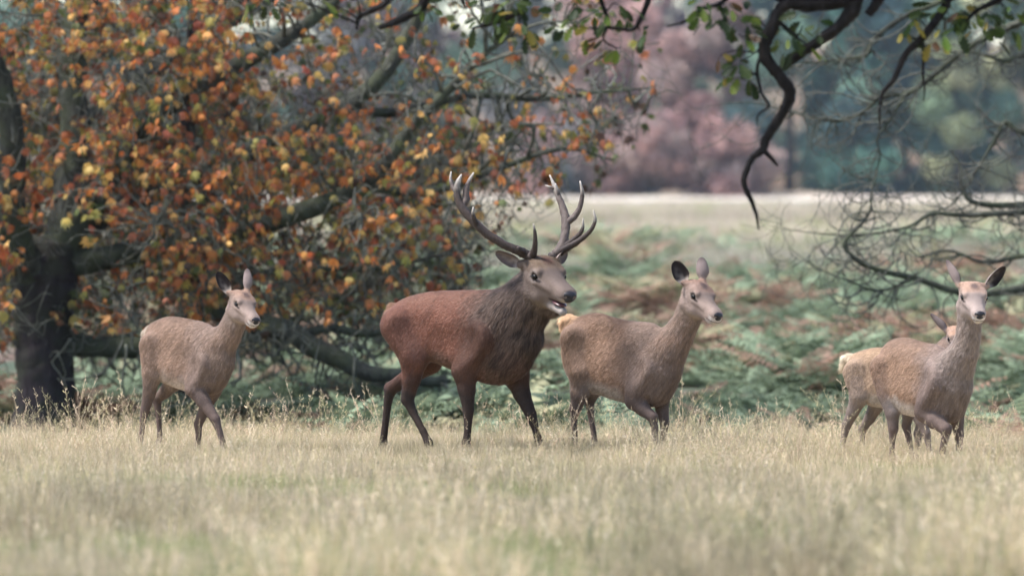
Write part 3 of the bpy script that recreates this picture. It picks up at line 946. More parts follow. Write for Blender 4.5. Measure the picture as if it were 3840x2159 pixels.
# ------------------------------------------------------------------ far wood
def far_crown(rng, h, rad, low, cols, n=3000, conif=False):
    lobes = []
    for k in range(18):
        a = rng.uniform(0, 2 * math.pi); u = k / 17
        rr = rad * (.25 + .55 * math.sqrt(rng.random())) * (1 - .4 * u)
        lobes.append((np.array([math.cos(a) * rr, math.sin(a) * rr, low * .3 + (h - low * .3) * (.03 + .83 * u)]), rad * rng.uniform(.28, .48), np.array(cols[rng.integers(len(cols))]) * rng.uniform(.8, 1.2)))
    k = rng.integers(len(lobes), size=n)
    c = np.array([l[0] for l in lobes])[k]; r = np.array([l[1] for l in lobes])[k][:, None]; col = np.array([l[2] for l in lobes])[k]
    unit = lambda a: a / (np.linalg.norm(a, axis=1)[:, None] + 1e-9)
    d = unit(rng.normal(size=(n, 3)))
    p = c + d * r * (.55 + .5 * rng.random((n, 1))) * np.array([1, 1, .8])
    s = rng.uniform(.3, .8, (n, 1))
    x = unit(rng.normal(size=(n, 3))); y = unit(np.cross(x, d + rng.normal(size=(n, 3)) * .4))
    V = np.stack([p - x * s, p + y * s * .6, p + x * s, p - y * s * .6 + d * s * .2], 1).reshape(-1, 3)
    C = np.repeat(col * np.exp(rng.normal(0, .22, (n, 1))), 4, axis=0)
    return V, np.arange(4 * n).reshape(-1, 4), np.clip(C, .005, .85)

def far_tree(name, px, d, h, rad, low, cols, label, seed, n=3000):
    rng = np.random.default_rng(seed)
    x = (px - 1920) / FPX * d
    root = empty(name, (x, d, float(height(x, d)) - .1))
    tag(root, label, 'tree', 'trees of the far wood')
    t = Tubes()
    t.add(np.array([[rng.normal(0, .05 * i), rng.normal(0, .05 * i), h * .8 * i / 6, .018 * h * (1 - i / 6.6)] for i in range(7)]), 8)
    obj('trunk', t.mesh('trunk', M_BARK), root)
    t = Tubes()
    for k in range(10):
        z = low + (h - low) * rng.uniform(0, .55); a = rng.uniform(0, 6.28)
        e = np.array([math.cos(a) * rad * .7, math.sin(a) * rad * .7, z + rng.uniform(.3, 1.8)])
        t.add(wander((0, 0, z), e, rng, .1, .2, 5, .16, .04), 4)
    tag(obj('branches', t.mesh('branches', M_LIMB), root), kind='stuff')
    V, F, C = far_crown(rng, h, rad, low, cols, n)
    tag(obj('crown', mesh_from('crown', V, F, M_LEAF, False, C), root), kind='stuff')

RUSTC = [(.33, .20, .175), (.36, .23, .20), (.29, .175, .16), (.34, .25, .22)]
TEAL = [(.06, .14, .11), (.09, .19, .14), (.05, .10, .10), (.13, .21, .15)]
YELL = [(.25, .29, .16), (.18, .25, .15), (.11, .19, .14), (.32, .33, .19), (.08, .16, .13)]
GREY = [(.11, .13, .13), (.16, .16, .16), (.21, .15, .15)]
FAR = [
    ('rust_tree', 2330, 312, 9.5, 3.4, .6, RUSTC, 'rust-red broad tree above the stag antlers, behind the meadow', 3500),
    ('rust_tree', 2640, 306, 8.2, 2.7, .3, RUSTC, 'rust-pink tree left of the hanging oak branch', 3200),
    ('rust_bush', 2420, 298, 3.0, 2.4, .0, RUSTC, 'low rust-red thicket at the meadow edge beneath the rust-red tree', 1800),
    ('rust_bush', 2740, 298, 2.6, 2.2, .0, RUSTC, 'low pinkish thicket beside the tip of the hanging oak branch', 1800),
    ('rust_bush', 2130, 299, 2.8, 2.2, .0, RUSTC + GREY, 'brownish thicket seen between the stag antlers and orange leaves', 1600),
    ('green_tree', 2960, 303, 11.5, 2.6, .3, TEAL, 'blue-green tree just right of the hanging oak branch', 3600),
    ('green_tree', 3190, 300, 10.0, 2.4, .2, TEAL, 'blue-green tree at the middle of the right-hand background', 3600),
    ('green_tree', 3400, 302, 8.6, 2.2, .2, TEAL + YELL[2:3], 'dark blue-green tree left of the yellowing ones', 3400),
    ('yellow_tree', 3590, 299, 8.8, 2.0, .3, YELL, 'yellow-green tree behind the bare branches', 3200),
    ('yellow_tree', 3800, 301, 10.0, 2.3, .3, YELL, 'yellowing tree at the right edge of the far wood', 3400),
    ('yellow_tree', 4060, 300, 10.5, 2.6, .3, YELL + TEAL[:1], 'yellow-green tree past the right edge', 2000),
    ('green_tree', 1960, 318, 12.0, 3.4, .4, TEAL + GREY, 'grey-green tree fading behind the right side of the orange crown', 3200),
    ('green_tree', 1620, 322, 12.0, 3.6, .4, GREY + TEAL, 'grey hazy tree behind the middle of the orange crown', 3000),
    ('green_tree', 1250, 318, 11.0, 3.6, .4, GREY + TEAL[:2], 'grey-blue hazy tree seen through the upper orange leaves', 3000),
    ('green_tree', 860, 312, 10.5, 3.4, .3, TEAL, 'green hazy tree behind the left half of the orange crown', 2600),
    ('green_tree', 480, 308, 11.0, 3.4, .3, TEAL, 'green hazy tree right of the thick dark trunk', 2600),
    ('green_tree', 90, 310, 11.0, 3.4, .3, TEAL + GREY, 'green hazy tree behind the thick dark trunk', 2400),
    ('green_tree', 2800, 330, 14.0, 3.6, 1.0, TEAL + GREY, 'tall hazy tree rising behind the rust-pink tree', 2800),
    ('green_tree', 3330, 336, 15.0, 3.8, 1.0, TEAL, 'tall hazy tree rising behind the blue-green ones', 2800),
    ('green_tree', 3700, 334, 14.0, 3.8, 1.0, TEAL + YELL[:2], 'tall hazy tree behind the yellowing ones', 2800),
    ('green_tree', 2420, 340, 16.0, 4.0, 1.0, GREY + RUSTC[:1], 'tall grey-purple tree behind the rust-red tree', 2800),
]
chestnut_tree(); slender_tree(); bare_tree(); oak_tree()
for i, (nm, px, d, h, rad, low, cols, lab, n) in enumerate(FAR):
    far_tree(nm, px, 850 + (d - 298) * 2.4, h * 3.1, rad * 2.95, low, cols, lab, 100 + i, int(n * 1.7))

# ------------------------------------------------------------------ haze
def haze():
    x0, x1, y0, y1, z0, z1 = -402, 402, -62, 1502, -3.0, 82.0
    V = [(x, y, z) for x in (x0, x1) for y in (y0, y1) for z in (z0, z1)]
    F = [(0, 1, 3, 2), (4, 6, 7, 5), (0, 4, 5, 1), (2, 3, 7, 6), (0, 2, 6, 4), (1, 5, 7, 3)]
    m = bpy.data.materials.new('haze')
    m.use_nodes = True
    t = m.node_tree
    t.nodes.remove(t.nodes['Principled BSDF'])
    v = t.nodes.new('ShaderNodeVolumePrincipled')
    v.inputs['Color'].default_value = (.72, .84, 1.0, 1)
    v.inputs['Density'].default_value = HAZE
    v.inputs['Anisotropy'].default_value = .2
    t.links.new(v.outputs[0], t.nodes['Material Output'].inputs['Volume'])
    o = obj('haze', mesh_from('haze', V, F, m, False))
    tag(o, 'thin bluish autumn haze over the whole park', 'haze', kind='stuff')
HAZE = .00006
haze()
# ------------------------------------------------------------------ deer
def surface_nets(D, origin, h):
    """Smooth polygon skin of the zero level of a distance grid."""
    ins = D < 0
    nx, ny, nz = D.shape
    cnt = np.zeros((nx - 1, ny - 1, nz - 1), dtype=np.int8)
    for a in (0, 1):
        for b in (0, 1):
            for c in (0, 1):
                cnt += ins[a:nx - 1 + a, b:ny - 1 + b, c:nz - 1 + c]
    act = (cnt > 0) & (cnt < 8)
    I, J, K = np.nonzero(act)
    idx = -np.ones(act.shape, dtype=np.int64)
    idx[I, J, K] = np.arange(len(I))
    acc = np.zeros((len(I), 3)); num = np.zeros(len(I))
    cor = [(a, b, c) for a in (0, 1) for b in (0, 1) for c in (0, 1)]
    for u in cor:
        for w in cor:
            if sum(w) - sum(u) == 1 and all(y >= x for x, y in zip(u, w)):
                d0 = D[I + u[0], J + u[1], K + u[2]]; d1 = D[I + w[0], J + w[1], K + w[2]]
                m = (d0 < 0) != (d1 < 0)
                t = d0[m] / (d0[m] - d1[m])
                acc[m] += np.array(u) + t[:, None] * (np.array(w) - np.array(u))
                num[m] += 1
    V = (np.stack([I, J, K], 1) + acc / num[:, None]) * h + origin
    F = []
    for ax in range(3):
        sl0 = [slice(None)] * 3; sl1 = [slice(None)] * 3
        sl0[ax] = slice(0, -1); sl1[ax] = slice(1, None)
        a, b = ins[tuple(sl0)], ins[tuple(sl1)]
        e = np.stack(np.nonzero(a != b), 1)
        o1, o2 = (ax + 1) % 3, (ax + 2) % 3
        ok = (e[:, o1] > 0) & (e[:, o2] > 0) & (e[:, o1] < D.shape[o1] - 1) & (e[:, o2] < D.shape[o2] - 1)
        e = e[ok]
        flip = a[e[:, 0], e[:, 1], e[:, 2]]
        q = []
        for d1, d2 in ((1, 1), (0, 1), (0, 0), (1, 0)):
            c = e.copy(); c[:, o1] -= d1; c[:, o2] -= d2
            q.append(idx[c[:, 0], c[:, 1], c[:, 2]])
        q = np.stack(q, 1)
        q[~flip] = q[~flip][:, ::-1]
        F.append(q)
    return V, np.vstack(F)

def smin(a, b, k):
    h = np.clip(0.5 + 0.5 * (b - a) / k, 0, 1)
    return b * (1 - h) + a * h - k * h * (1 - h)

class Cone:
    """Tapered round limb segment, optionally narrower across the body."""
    def __init__(self, a, b, ra, rb, k=0.03, lat=1.0, col=None, kind='leg'):
        self.a, self.b = np.array(a, float), np.array(b, float)
        self.ra, self.rb, self.k, self.lat, self.col, self.kind = ra, rb, k, lat, col, kind
        r = max(ra, rb) + k + 0.02
        self.lo = np.minimum(self.a, self.b) - r; self.hi = np.maximum(self.a, self.b) + r
    def dist(self, p):
        ba = self.b - self.a
        ln = ba @ ba + 1e-12
        w = p - self.a
        h = np.clip((w @ ba) / ln, 0, 1)
        q = w - h[..., None] * ba
        q = q * np.array([1.0, 1.0 / self.lat, 1.0])
        return np.sqrt((q * q).sum(-1)) - (self.ra + (self.rb - self.ra) * h)

class Loft:
    """Sections along an axis of a local frame: (x, top, bottom, half width)."""
    def __init__(self, sec, M, org, scale=1.0, k=0.04, skew=0.0, n=2.3, col=None, kind='trunk'):
        s = np.array(sec, float) * scale
        xs = np.linspace(s[0, 0], s[-1, 0], 64)
        # smooth interpolation of the sections
        pth = smooth_path(s, 10)
        self.x = xs
        self.c = np.interp(xs, pth[:, 0], (pth[:, 1] + pth[:, 2]) / 2)
        self.hh = np.interp(xs, pth[:, 0], (pth[:, 1] - pth[:, 2]) / 2)
        self.hw = np.interp(xs, pth[:, 0], pth[:, 3])
        self.M, self.org, self.k, self.skew, self.n, self.col, self.kind = np.array(M, float), np.array(org, float), k, skew, n, col, kind
        cs = []
        for x in (xs[0] - .05, xs[-1] + .05):
            for y in (-self.hw.max() * 1.3, self.hw.max() * 1.3):
                for z in ((self.c - self.hh).min(), (self.c + self.hh).max()):
                    cs.append(self.org + self.M @ np.array([x, y, z]))
        cs = np.array(cs)
        self.lo = cs.min(0) - k - 0.02; self.hi = cs.max(0) + k + 0.02
    def local(self, p):
        return (p - self.org) @ self.M
    def uv(self, q):
        x = np.clip(q[..., 0], self.x[0], self.x[-1])
        c = np.interp(x, self.x, self.c); hh = np.interp(x, self.x, self.hh); hw = np.interp(x, self.x, self.hw)
        u = (q[..., 2] - c) / hh
        return x, u, hh, hw
    def dist(self, p):
        q = self.local(p)
        x, u, hh, hw = self.uv(q)
        w = hw * (1 + self.skew * np.clip(u, -1.2, 1.2))
        nn = (np.abs(q[..., 1] / w) ** self.n + np.abs(u) ** self.n) ** (1 / self.n)
        d = (nn - 1) * np.minimum(hh, hw)
        ex = np.abs(q[..., 0] - x)
        return np.where(ex > 0, np.sqrt(np.maximum(d, 0) ** 2 + ex ** 2) + np.minimum(d, 0) * (ex <= 0), d)

HEAD = [(-.10, .16, -.22, .15), (.03, .25, -.33, .20), (.16, .275, -.405, .235), (.30, .255, -.395, .238), (.42, .205, -.35, .205),
        (.55, .158, -.295, .158), (.68, .13, -.25, .13), (.80, .112, -.225, .124), (.90, .098, -.208, .128), (.965, .07, -.185, .118), (1.01, .01, -.13, .08)]

def make_coat_mat():
    nt = NT('coat_skin')
    at = nt.n('ShaderNodeAttribute', attribute_name='tint').outputs['Color']
    co = nt.coord()
    nz = nt.noise(60, 3, .6, co)
    c = nt.mix(0.5, at, nt.ramp(nz, [(0.25, (.7, .7, .7)), (.75, (1.1, 1.1, 1.1))]), 'MULTIPLY')
    nt.base(c)
    nt.bump(nz, .35, .006)
    return nt.set(Roughness=.85, Specular_IOR_Level=.15)

def make_fur_mat():
    nt = NT('fur')
    nt.base(nt.n('ShaderNodeAttribute', attribute_name='tint').outputs['Color'])
    return nt.set(Roughness=.6, Specular_IOR_Level=.2)

def simple_mat(name, color, rough=.6, spec=.4):
    nt = NT(name)
    co = nt.coord()
    nz = nt.noise(30, 3, .6, co)
    nt.base(nt.mix(.35, color, nt.ramp(nz, [(.3, (.3, .3, .3)), (.7, (1.3, 1.3, 1.3))]), 'MULTIPLY'))
    return nt.set(Roughness=rough, Specular_IOR_Level=spec)

M_COAT, M_FUR = make_coat_mat(), make_fur_mat()
M_EYE = simple_mat('eye_wet', (.005, .004, .003), .2, .15)
M_NOSE = simple_mat('nose_wet', (.014, .012, .014), .45, .35)
M_HOOF = simple_mat('hoof_horn', (.02, .016, .014), .5, .4)
M_MOUTH = simple_mat('mouth_lining', (.09, .035, .04), .35, .5)

class Deer:
    def __init__(self, spec):
        self.s = spec
        self.ox, self.oy, self.zs = spec['zoom']
        self.d0 = spec['d0']
        self.th = math.radians(spec['yaw'])
        self.ppm = FPX / self.d0 * self.zs
        self.X0 = ((self.ox + spec['x0'] / self.zs) - 1920) / FPX * self.d0
        self.prims = []
    def pt(self, zx, zy, w=0.0, extra=0.0):
        """Zoom pixel at lateral offset w (pixels, + towards camera side) -> local (forward, left, up)."""
        c, sn = math.cos(self.th), math.sin(self.th)
        wm = w / self.ppm
        d = self.d0
        for _ in range(3):
            X = (self.ox + zx / self.zs - 1920) / FPX * d
            s = (X - self.X0 + wm * sn) / c
            d = self.d0 - s * sn - wm * c
        z = CAM_H - (self.oy + zy / self.zs - HORIZON) / FPX * d
        return np.array([s, -wm, z])
    def free(self, zx, zy, dep):
        """Zoom pixel at a given depth offset in metres (+ away) -> local frame."""
        d = self.d0 + dep
        X = (self.ox + zx / self.zs - 1920) / FPX * d
        z = CAM_H - (self.oy + zy / self.zs - HORIZON) / FPX * d
        dx, dy = X - self.X0, dep
        c, sn = math.cos(self.th), math.sin(self.th)
        return np.array([dx * c - dy * sn, dx * sn + dy * c, z])
    def chain(self, pts, w, k=0.03, lat=1.0, col=None, kind='leg', ground=False):
        P = []
        for i, q in enumerate(pts):
            ww = q[3] if len(q) > 3 else w
            p = self.pt(q[0], q[1], ww)
            P.append((p, q[2] / self.ppm))
        if ground:                                   # pastern and hoof come down to the turf
            p, r = P[-1]
            p = p.copy(); p[2] = 0.055
            P[-1] = (p, r)
            P = [(p_, r_ * (1.0 if i_ < 3 else .98 if i_ == 3 else .86 if i_ < len(P) - 2 else .95)) for i_, (p_, r_) in enumerate(P)]
        for (a, ra), (b, rb) in zip(P[:-1], P[1:]):
            self.prims.append(Cone(a, b, ra, rb, min(k, max(.006, .45 * min(ra, rb))) if col == 'leg' else k, lat, col, kind))
        return P
    def build(self):
        s = self.s; ppm = self.ppm; pal = s['pal']
        # trunk
        sec = []
        for zx, zt, zb, hw in s['trunk']:
            t, b = self.pt(zx, zt), self.pt(zx, zb)
            sec.append((t[0], t[2], b[2], hw / ppm * s.get('slim', .86)))
        trunk = Loft(sec, np.eye(3), (0, 0, 0), 1.0, .05, -.12, 2.15, 'trunk', 'trunk')
        self.prims.append(trunk)
        self.trunk = trunk
        hooves = []
        self.legs = []
        for key in ('hind_near', 'hind_far', 'fore_near', 'fore_far'):
            P = self.chain(s[key], s['w_' + key], s.get('legk', .035), 1.0, 'leg', key, True)
            hooves.append(P)
            self.legs.append(P)
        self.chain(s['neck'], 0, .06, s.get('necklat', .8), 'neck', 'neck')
        for blob in s.get('blobs', []):
            self.chain(blob['pts'], blob.get('w', 0), blob.get('k', .05), blob.get('lat', 1.0), blob.get('col', 'trunk'), blob.get('col', 'trunk'))
        # head frame
        psi, phi, L, hx, hy = s['head']
        psi, phi = math.radians(psi), math.radians(phi)
        self.L = L / ppm
        f = np.array([math.cos(psi) * math.cos(phi), -math.sin(psi) * math.cos(phi), -math.sin(phi)])
        lt = np.array([math.sin(psi), math.cos(psi), 0.0])      # head's left: away from camera
        roll = math.radians(s.get('roll', 0))
        up = np.cross(f, lt)
        lt, up = lt * math.cos(roll) + up * math.sin(roll), up * math.cos(roll) - lt * math.sin(roll)
        c, sn = math.cos(self.th), math.sin(self.th)
        R = np.array([[c, -sn, 0], [sn, c, 0], [0, 0, 1]])      # world -> local
        self.HM = np.stack([R @ f, R @ lt, R @ up], 1)
        # the head sits at the depth of the end of the neck
        self.hdep = s.get('headdep', 0.0)
        n0 = self.pt(s['neck'][-1][0], s['neck'][-1][1])
        yaw_dep = -(n0[0] * sn) + 0.0
        self.hdep += yaw_dep
        self.HO = self.free(hx, hy, self.hdep)
        L = self.L
        secs = [list(q) for q in HEAD]
        if s.get('open_mouth'):
            secs = [(x, t, b if x < .5 else b + (.075 if x > .6 else .04), w) for x, t, b, w in secs]
        head = Loft(secs, self.HM, self.HO, L, .03, .14, 2.5, 'head', 'head')
        self.prims.append(head)
        H = lambda x, y, z: self.HO + self.HM @ (np.array([x, y, z]) * L)
        self.H = H
        for sy in (-1, 1):
            self.prims.append(Cone(H(.27, sy * .165, .145), H(.40, sy * .175, .13), .075 * L, .06 * L, .02, 1, 'head', 'head'))   # brow
            self.prims.append(Cone(H(.12, sy * .13, -.2), H(.40, sy * .12, -.2), .12 * L, .085 * L, .03, 1, 'head', 'head'))     # cheek
            self.prims.append(Cone(H(.86, sy * .075, -.03), H(.95, sy * .07, -.02), .058 * L, .052 * L, .012, 1, 'head', 'head')) # nostril wing
            self.prims.append(Cone(H(.40, sy * .19, .0), H(.66, sy * .10, -.03), .045 * L, .04 * L, .02, 1, 'head', 'head'))       # cheek ridge
        if s.get('open_mouth'):
            self.prims.append(Cone(H(.35, 0, -.26), H(.62, 0, -.265), .085 * L, .07 * L, .03, 1, 'head', 'head'))
            self.prims.append(Cone(H(.62, 0, -.265), H(.88, 0, -.262), .066 * L, .055 * L, .02, 1, 'chin', 'head'))
        else:
            self.prims.append(Cone(H(.70, 0, -.19), H(.87, 0, -.18), .052 * L, .05 * L, .02, 1, 'head', 'head'))
        for e_ in s['ears']:                       # furry root of each ear
            sy = 1 if e_[0] == 'far' else -1
            b, t = self.ear_ends(e_)
            self.prims.append(Cone(H(.08, sy * .12, .14), b + (t - b) * .10, .105 * L, .052 * L, .03, 1, 'head', 'head'))
        # grid
        h = s.get('voxel', .009)
        lo = np.min([p.lo for p in self.prims], 0) - .03; hi = np.max([p.hi for p in self.prims], 0) + .03
        lo[2] = max(lo[2], -0.02)
        shp = np.ceil((hi - lo) / h).astype(int) + 1
        D = np.full(shp, .25, dtype=np.float32)
        for p in self.prims:
            i0 = np.maximum(((p.lo - lo) / h).astype(int), 0); i1 = np.minimum(np.ceil((p.hi - lo) / h).astype(int) + 1, shp)
            if np.any(i1 <= i0): continue
            ax = [lo[a] + h * np.arange(i0[a], i1[a]) for a in range(3)]
            g = np.stack(np.meshgrid(*ax, indexing='ij'), -1)
            sub = D[i0[0]:i1[0], i0[1]:i1[1], i0[2]:i1[2]]
            d = p.dist(g)
            sub[...] = smin(sub, d, p.k)
        # carve eye sockets and the mouth line
        carves = [(H(.37, sy * .28, .072), .060 * L) for sy in (-1, 1)]
        for cpos, r in carves:
            i0 = np.maximum(((cpos - r - .03 - lo) / h).astype(int), 0); i1 = np.minimum(np.ceil((cpos + r + .03 - lo) / h).astype(int) + 1, shp)
            ax = [lo[a] + h * np.arange(i0[a], i1[a]) for a in range(3)]
            g = np.stack(np.meshgrid(*ax, indexing='ij'), -1)
            sub = D[i0[0]:i1[0], i0[1]:i1[1], i0[2]:i1[2]]
            d = np.sqrt(((g - cpos) ** 2).sum(-1)) - r
            sub[...] = -smin(-sub, d, .012)
        # hollows of the flank and behind the shoulder
        for zx, zy, R, depth in s.get('dents', []):
            p = self.pt(zx, zy, 0)
            for _ in range(3):
                x_, u_, hh_, hw_ = trunk.uv(np.array([[p[0], 0, p[2]]]))
                lat = float(hw_[0] * max(0.05, 1 - abs(u_[0]) ** 2.15) ** (1 / 2.15))
                p = self.pt(zx, zy, lat * ppm)
            cpos = p + np.array([0, -(R - depth), 0])
            i0 = np.maximum(((cpos - R - .06 - lo) / h).astype(int), 0); i1 = np.minimum(np.ceil((cpos + R + .06 - lo) / h).astype(int) + 1, shp)
            if np.any(i1 <= i0): continue
            ax = [lo[a] + h * np.arange(i0[a], i1[a]) for a in range(3)]
            g = np.stack(np.meshgrid(*ax, indexing='ij'), -1)
            sub = D[i0[0]:i1[0], i0[1]:i1[1], i0[2]:i1[2]]
            sub[...] = -smin(-sub, np.sqrt(((g - cpos) ** 2).sum(-1)) - R, .05)
        V, F = surface_nets(D, lo, h)
        # light smoothing along the mesh edges
        e = np.vstack([F[:, [0, 1]], F[:, [1, 2]], F[:, [2, 3]], F[:, [3, 0]]])
        deg = np.bincount(e.ravel(), minlength=len(V)).astype(float)[:, None]
        for _ in range(2):
            acc = np.zeros_like(V)
            for a in range(3):
                acc[:, a] = np.bincount(e[:, 0], V[e[:, 1], a], len(V)) + np.bincount(e[:, 1], V[e[:, 0], a], len(V))
            V = V * .5 + .5 * acc / deg
        C, reg = self.color(V)
        s_ = self.s
        root = empty(s_['name'], (self.X0, self.d0, 0.0), -self.th)
        tag(root, s_['label'], 'deer', s_.get('group'))
        self.root = root
        body = obj('body', mesh_from('body', V, F, M_COAT, True, C), root)
        self.fur(V, F, reg, body)
        # eyes
        for sy in (-1, 1):
            self.ball('eye', H(.372, sy * .216, .067), .05 * L, M_EYE, root, stretch=(1.2, .85, .82))
        self.nose(root)
        if s.get('open_mouth'):
            self.ball('tongue', H(.75, 0, -.185), .075 * L, M_MOUTH, root, stretch=(1.9, 1.15, .4))
        for e_ in s['ears']:
            self.ear(root, *e_)
        for P in hooves:
            self.hoof(root, P)
        return root
    def color(self, V):
        """Coat colours by region; also returns per-vertex region data for the fur."""
        pal = self.s['pal']
        n1 = vnoise(V, 9, 1) * .6 + vnoise(V, 23, 2) * .4
        W = np.zeros(len(V)); C = np.zeros((len(V), 3))
        G = {k: np.zeros(len(V)) for k in ('trunk', 'leg', 'neck', 'head', 'tail', 'chin')}
        for p in self.prims:
            d = p.dist(V)
            w = np.exp(-np.clip(d, -.03, .3) / (.03 if p.col in ('trunk', 'neck') else .018))
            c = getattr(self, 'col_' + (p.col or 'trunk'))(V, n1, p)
            C += c * w[:, None]; W += w
            G[p.col if p.col in G else 'trunk'] += w
        C /= W[:, None]
        reg = {k: g / W for k, g in G.items()}
        reg['C'] = C
        C = C * (.9 + .2 * n1)[:, None]
        return np.clip(C, 0.003, 1), reg
    def col_trunk(self, V, n, p):
        pal = self.s['pal']
        x, u, hh, hw = self.trunk.uv(V)
        f = (x - self.trunk.x[0]) / (self.trunk.x[-1] - self.trunk.x[0])
        c = lerp3(pal['flank'], pal['back'], (u - .35 + (n - .5) * .35) / .6)
        c = lerp3(c, pal['belly'], (-u - .5 + (n - .5) * .35) / .28 * np.clip((.68 - f) / .1, 0, 1))
        c = lerp3(c, np.array(pal['back']) * .62, (u - .86) / .14 * .7)
        c = lerp3(c, pal['shoulder'], (f - .58 + (n - .5) * .2) / .2)
        c = lerp3(c, pal['rump'], (.07 - f + (n - .5) * .05) / .06)
        return c
    def col_leg(self, V, n, p):
        pal = self.s['pal']
        z = V[:, 2]
        zb = self.s.get('leg_top', .62)
        base = pal['thigh'] if p.kind.startswith('hind') else pal['shoulder']
        return lerp3(pal['leg'], base, (z - zb + .12 + (n - .5) * .2) / .22)
    def col_neck(self, V, n, p):
        pal = self.s['pal']
        c = lerp3(pal['neck'], pal['nape'], (n - .35) / .5 * .5)
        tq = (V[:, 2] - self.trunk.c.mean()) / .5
        c = lerp3(c, np.array(pal['neck']) * .62, (-tq + .25 + (n - .5) * .5) / .5 * .7)      # darker chest: underside shade deepened in the coat colour
        return c
    def col_tail(self, V, n, p):
        return np.broadcast_to(np.array(self.s['pal']['tail']), V.shape)
    def col_chin(self, V, n, p):
        return np.broadcast_to(np.array(self.s['pal']['chin']), V.shape)
    def col_head(self, V, n, p):
        pal = self.s['pal']
        q = (V - self.HO) @ self.HM / self.L
        x, y, z = q[:, 0], q[:, 1], q[:, 2]
        c = lerp3(pal['face'], pal['brow'], (z - .08 + (n - .5) * .2) / .16 * np.clip((.62 - x) / .25, 0, 1))
        # dark forehead patch
        r = np.sqrt(((x - .27) / .11) ** 2 + (y / .1) ** 2)
        c = lerp3(c, pal['patch'], (1.15 - r) / .5 * (z > .1) * .7)
        # pale ring round the eyes
        s_ring = self.s.get('ring', .1)
        for sy in (-1, 1):
            r = np.sqrt((x - .372) ** 2 + (z - .072) ** 2 + ((y - sy * .24) * .8) ** 2)
            c = lerp3(c, pal['ring'], (.12 - r) / .03 * s_ring)
            c = lerp3(c, (.035, .026, .023), (.072 - r) / .014)
            r = np.sqrt(((x - .46) / .05) ** 2 + ((z - .03) / .02) ** 2 + ((y - sy * .2) / .08) ** 2)   # tear pit
            c = lerp3(c, (.03, .022, .02), (1.2 - r) / .4 * .8)
        c = lerp3(c, np.array(pal['face']) * .62, (z - .05) / .05 * np.clip((x - .40) / .12, 0, 1) * np.clip((.97 - x) / .06, 0, 1) * .6)   # dark bridge of the nose
        # pale jaw and muzzle sides
        c = lerp3(c, pal['jaw'], (-z - .22 + (n - .5) * .1) / .08 * (x > -.02) * .7)
        c = lerp3(c, pal['chin'], (x - .84) / .06 * (z < -.05) * .5)
        c = lerp3(c, pal['chin'], (x - .74) / .06 * (z < -.165) * .9)
        if not self.s.get('open_mouth'):
            c = lerp3(c, (.015, .012, .012), (.013 - np.abs(z + .135 - (x - .85) * .05)) / .008 * (x > .80) * .7)
        else:
            c = lerp3(c, (.03, .015, .015), (.03 - np.abs(z + .165)) / .02 * (x > .62) * (x < .93) * .8)
        return c
    def ball(self, name, pos, r, mat, root, stretch=(1, 1, 1), n=10):
        vs, fs = [], []
        for i in range(n + 1):
            a = math.pi * i / n
            for j in range(2 * n):
                b = math.pi * j / n
                q = np.array([math.sin(a) * math.cos(b) * stretch[0], math.sin(a) * math.sin(b) * stretch[1], math.cos(a) * stretch[2]]) * r
                vs.append(pos + self.HM @ q)
        for i in range(n):
            for j in range(2 * n):
                j2 = (j + 1) % (2 * n)
                fs.append((i * 2 * n + j, (i + 1) * 2 * n + j, (i + 1) * 2 * n + j2, i * 2 * n + j2))
        return obj(name, mesh_from(name, np.array(vs), fs, mat), root)
    def nose(self, root):
        """Wet dark pad with two nostril pits."""
        L = self.L
        n, m = 14, 20
        vs, fs = [], []
        for i in range(n + 1):
            a = (i / n) * math.pi * .62
            for j in range(m):
                b = 2 * math.pi * j / m
                y, z = math.sin(a) * math.cos(b), math.sin(a) * math.sin(b)
                q = np.array([.955 + .092 * math.cos(a), .108 * y * (1.0 + .22 * z), -.022 + .086 * z])
                for sy in (-1, 1):
                    r = math.hypot((q[1] - sy * .06) / .03, (q[2] + .02) / .024)
                    if r < 1.2: q[0] -= .03 * (1 - (r / 1.2) ** 2)
                vs.append(self.H(*q))
        for i in range(n):
            for j in range(m):
                j2 = (j + 1) % m
                fs.append((i * m + j, (i + 1) * m + j, (i + 1) * m + j2, i * m + j2))
        obj('nose', mesh_from('nose', np.array(vs), fs, M_NOSE), root)
    def ear_ends(self, e):
        side, base, tip = e[:3]
        bdep, tdep = (e[6] if len(e) > 6 else 0), (e[7] if len(e) > 7 else 0)
        sy = 1 if side == 'far' else -1
        hb = self.H(.05, sy * .16, .12)
        c, sn = math.cos(self.th), math.sin(self.th)
        depb = -sn * hb[0] + c * hb[1]
        b = self.free(base[0], base[1], depb + bdep); t = self.free(tip[0], tip[1], depb + tdep)
        return b * .72 + self.H(.06, sy * .13, .17) * .28, t
    def ear(self, root, side, base, tip, face, width, curl=.5, bdep=0.0, tdep=0.0):
        """Cupped leaf-shaped ear from base to tip (zoom pixels); face = world direction the hollow looks to."""
        pal = self.s['pal']
        sy = 1 if side == 'far' else -1
        c, sn = math.cos(self.th), math.sin(self.th)
        R = np.array([[c, -sn, 0], [sn, c, 0], [0, 0, 1]])
        b, t = self.ear_ends((side, base, tip, face, width, curl, bdep, tdep))
        ax = t - b; ln = np.linalg.norm(ax); ax = ax / ln
        fc = R @ np.array(face, float); fc = fc - ax * (fc @ ax); fc /= np.linalg.norm(fc)
        sd = np.cross(ax, fc)
        nu, nv = 16, 12
        wd = width / self.ppm / 2
        vs, cs, fs = [], [], []
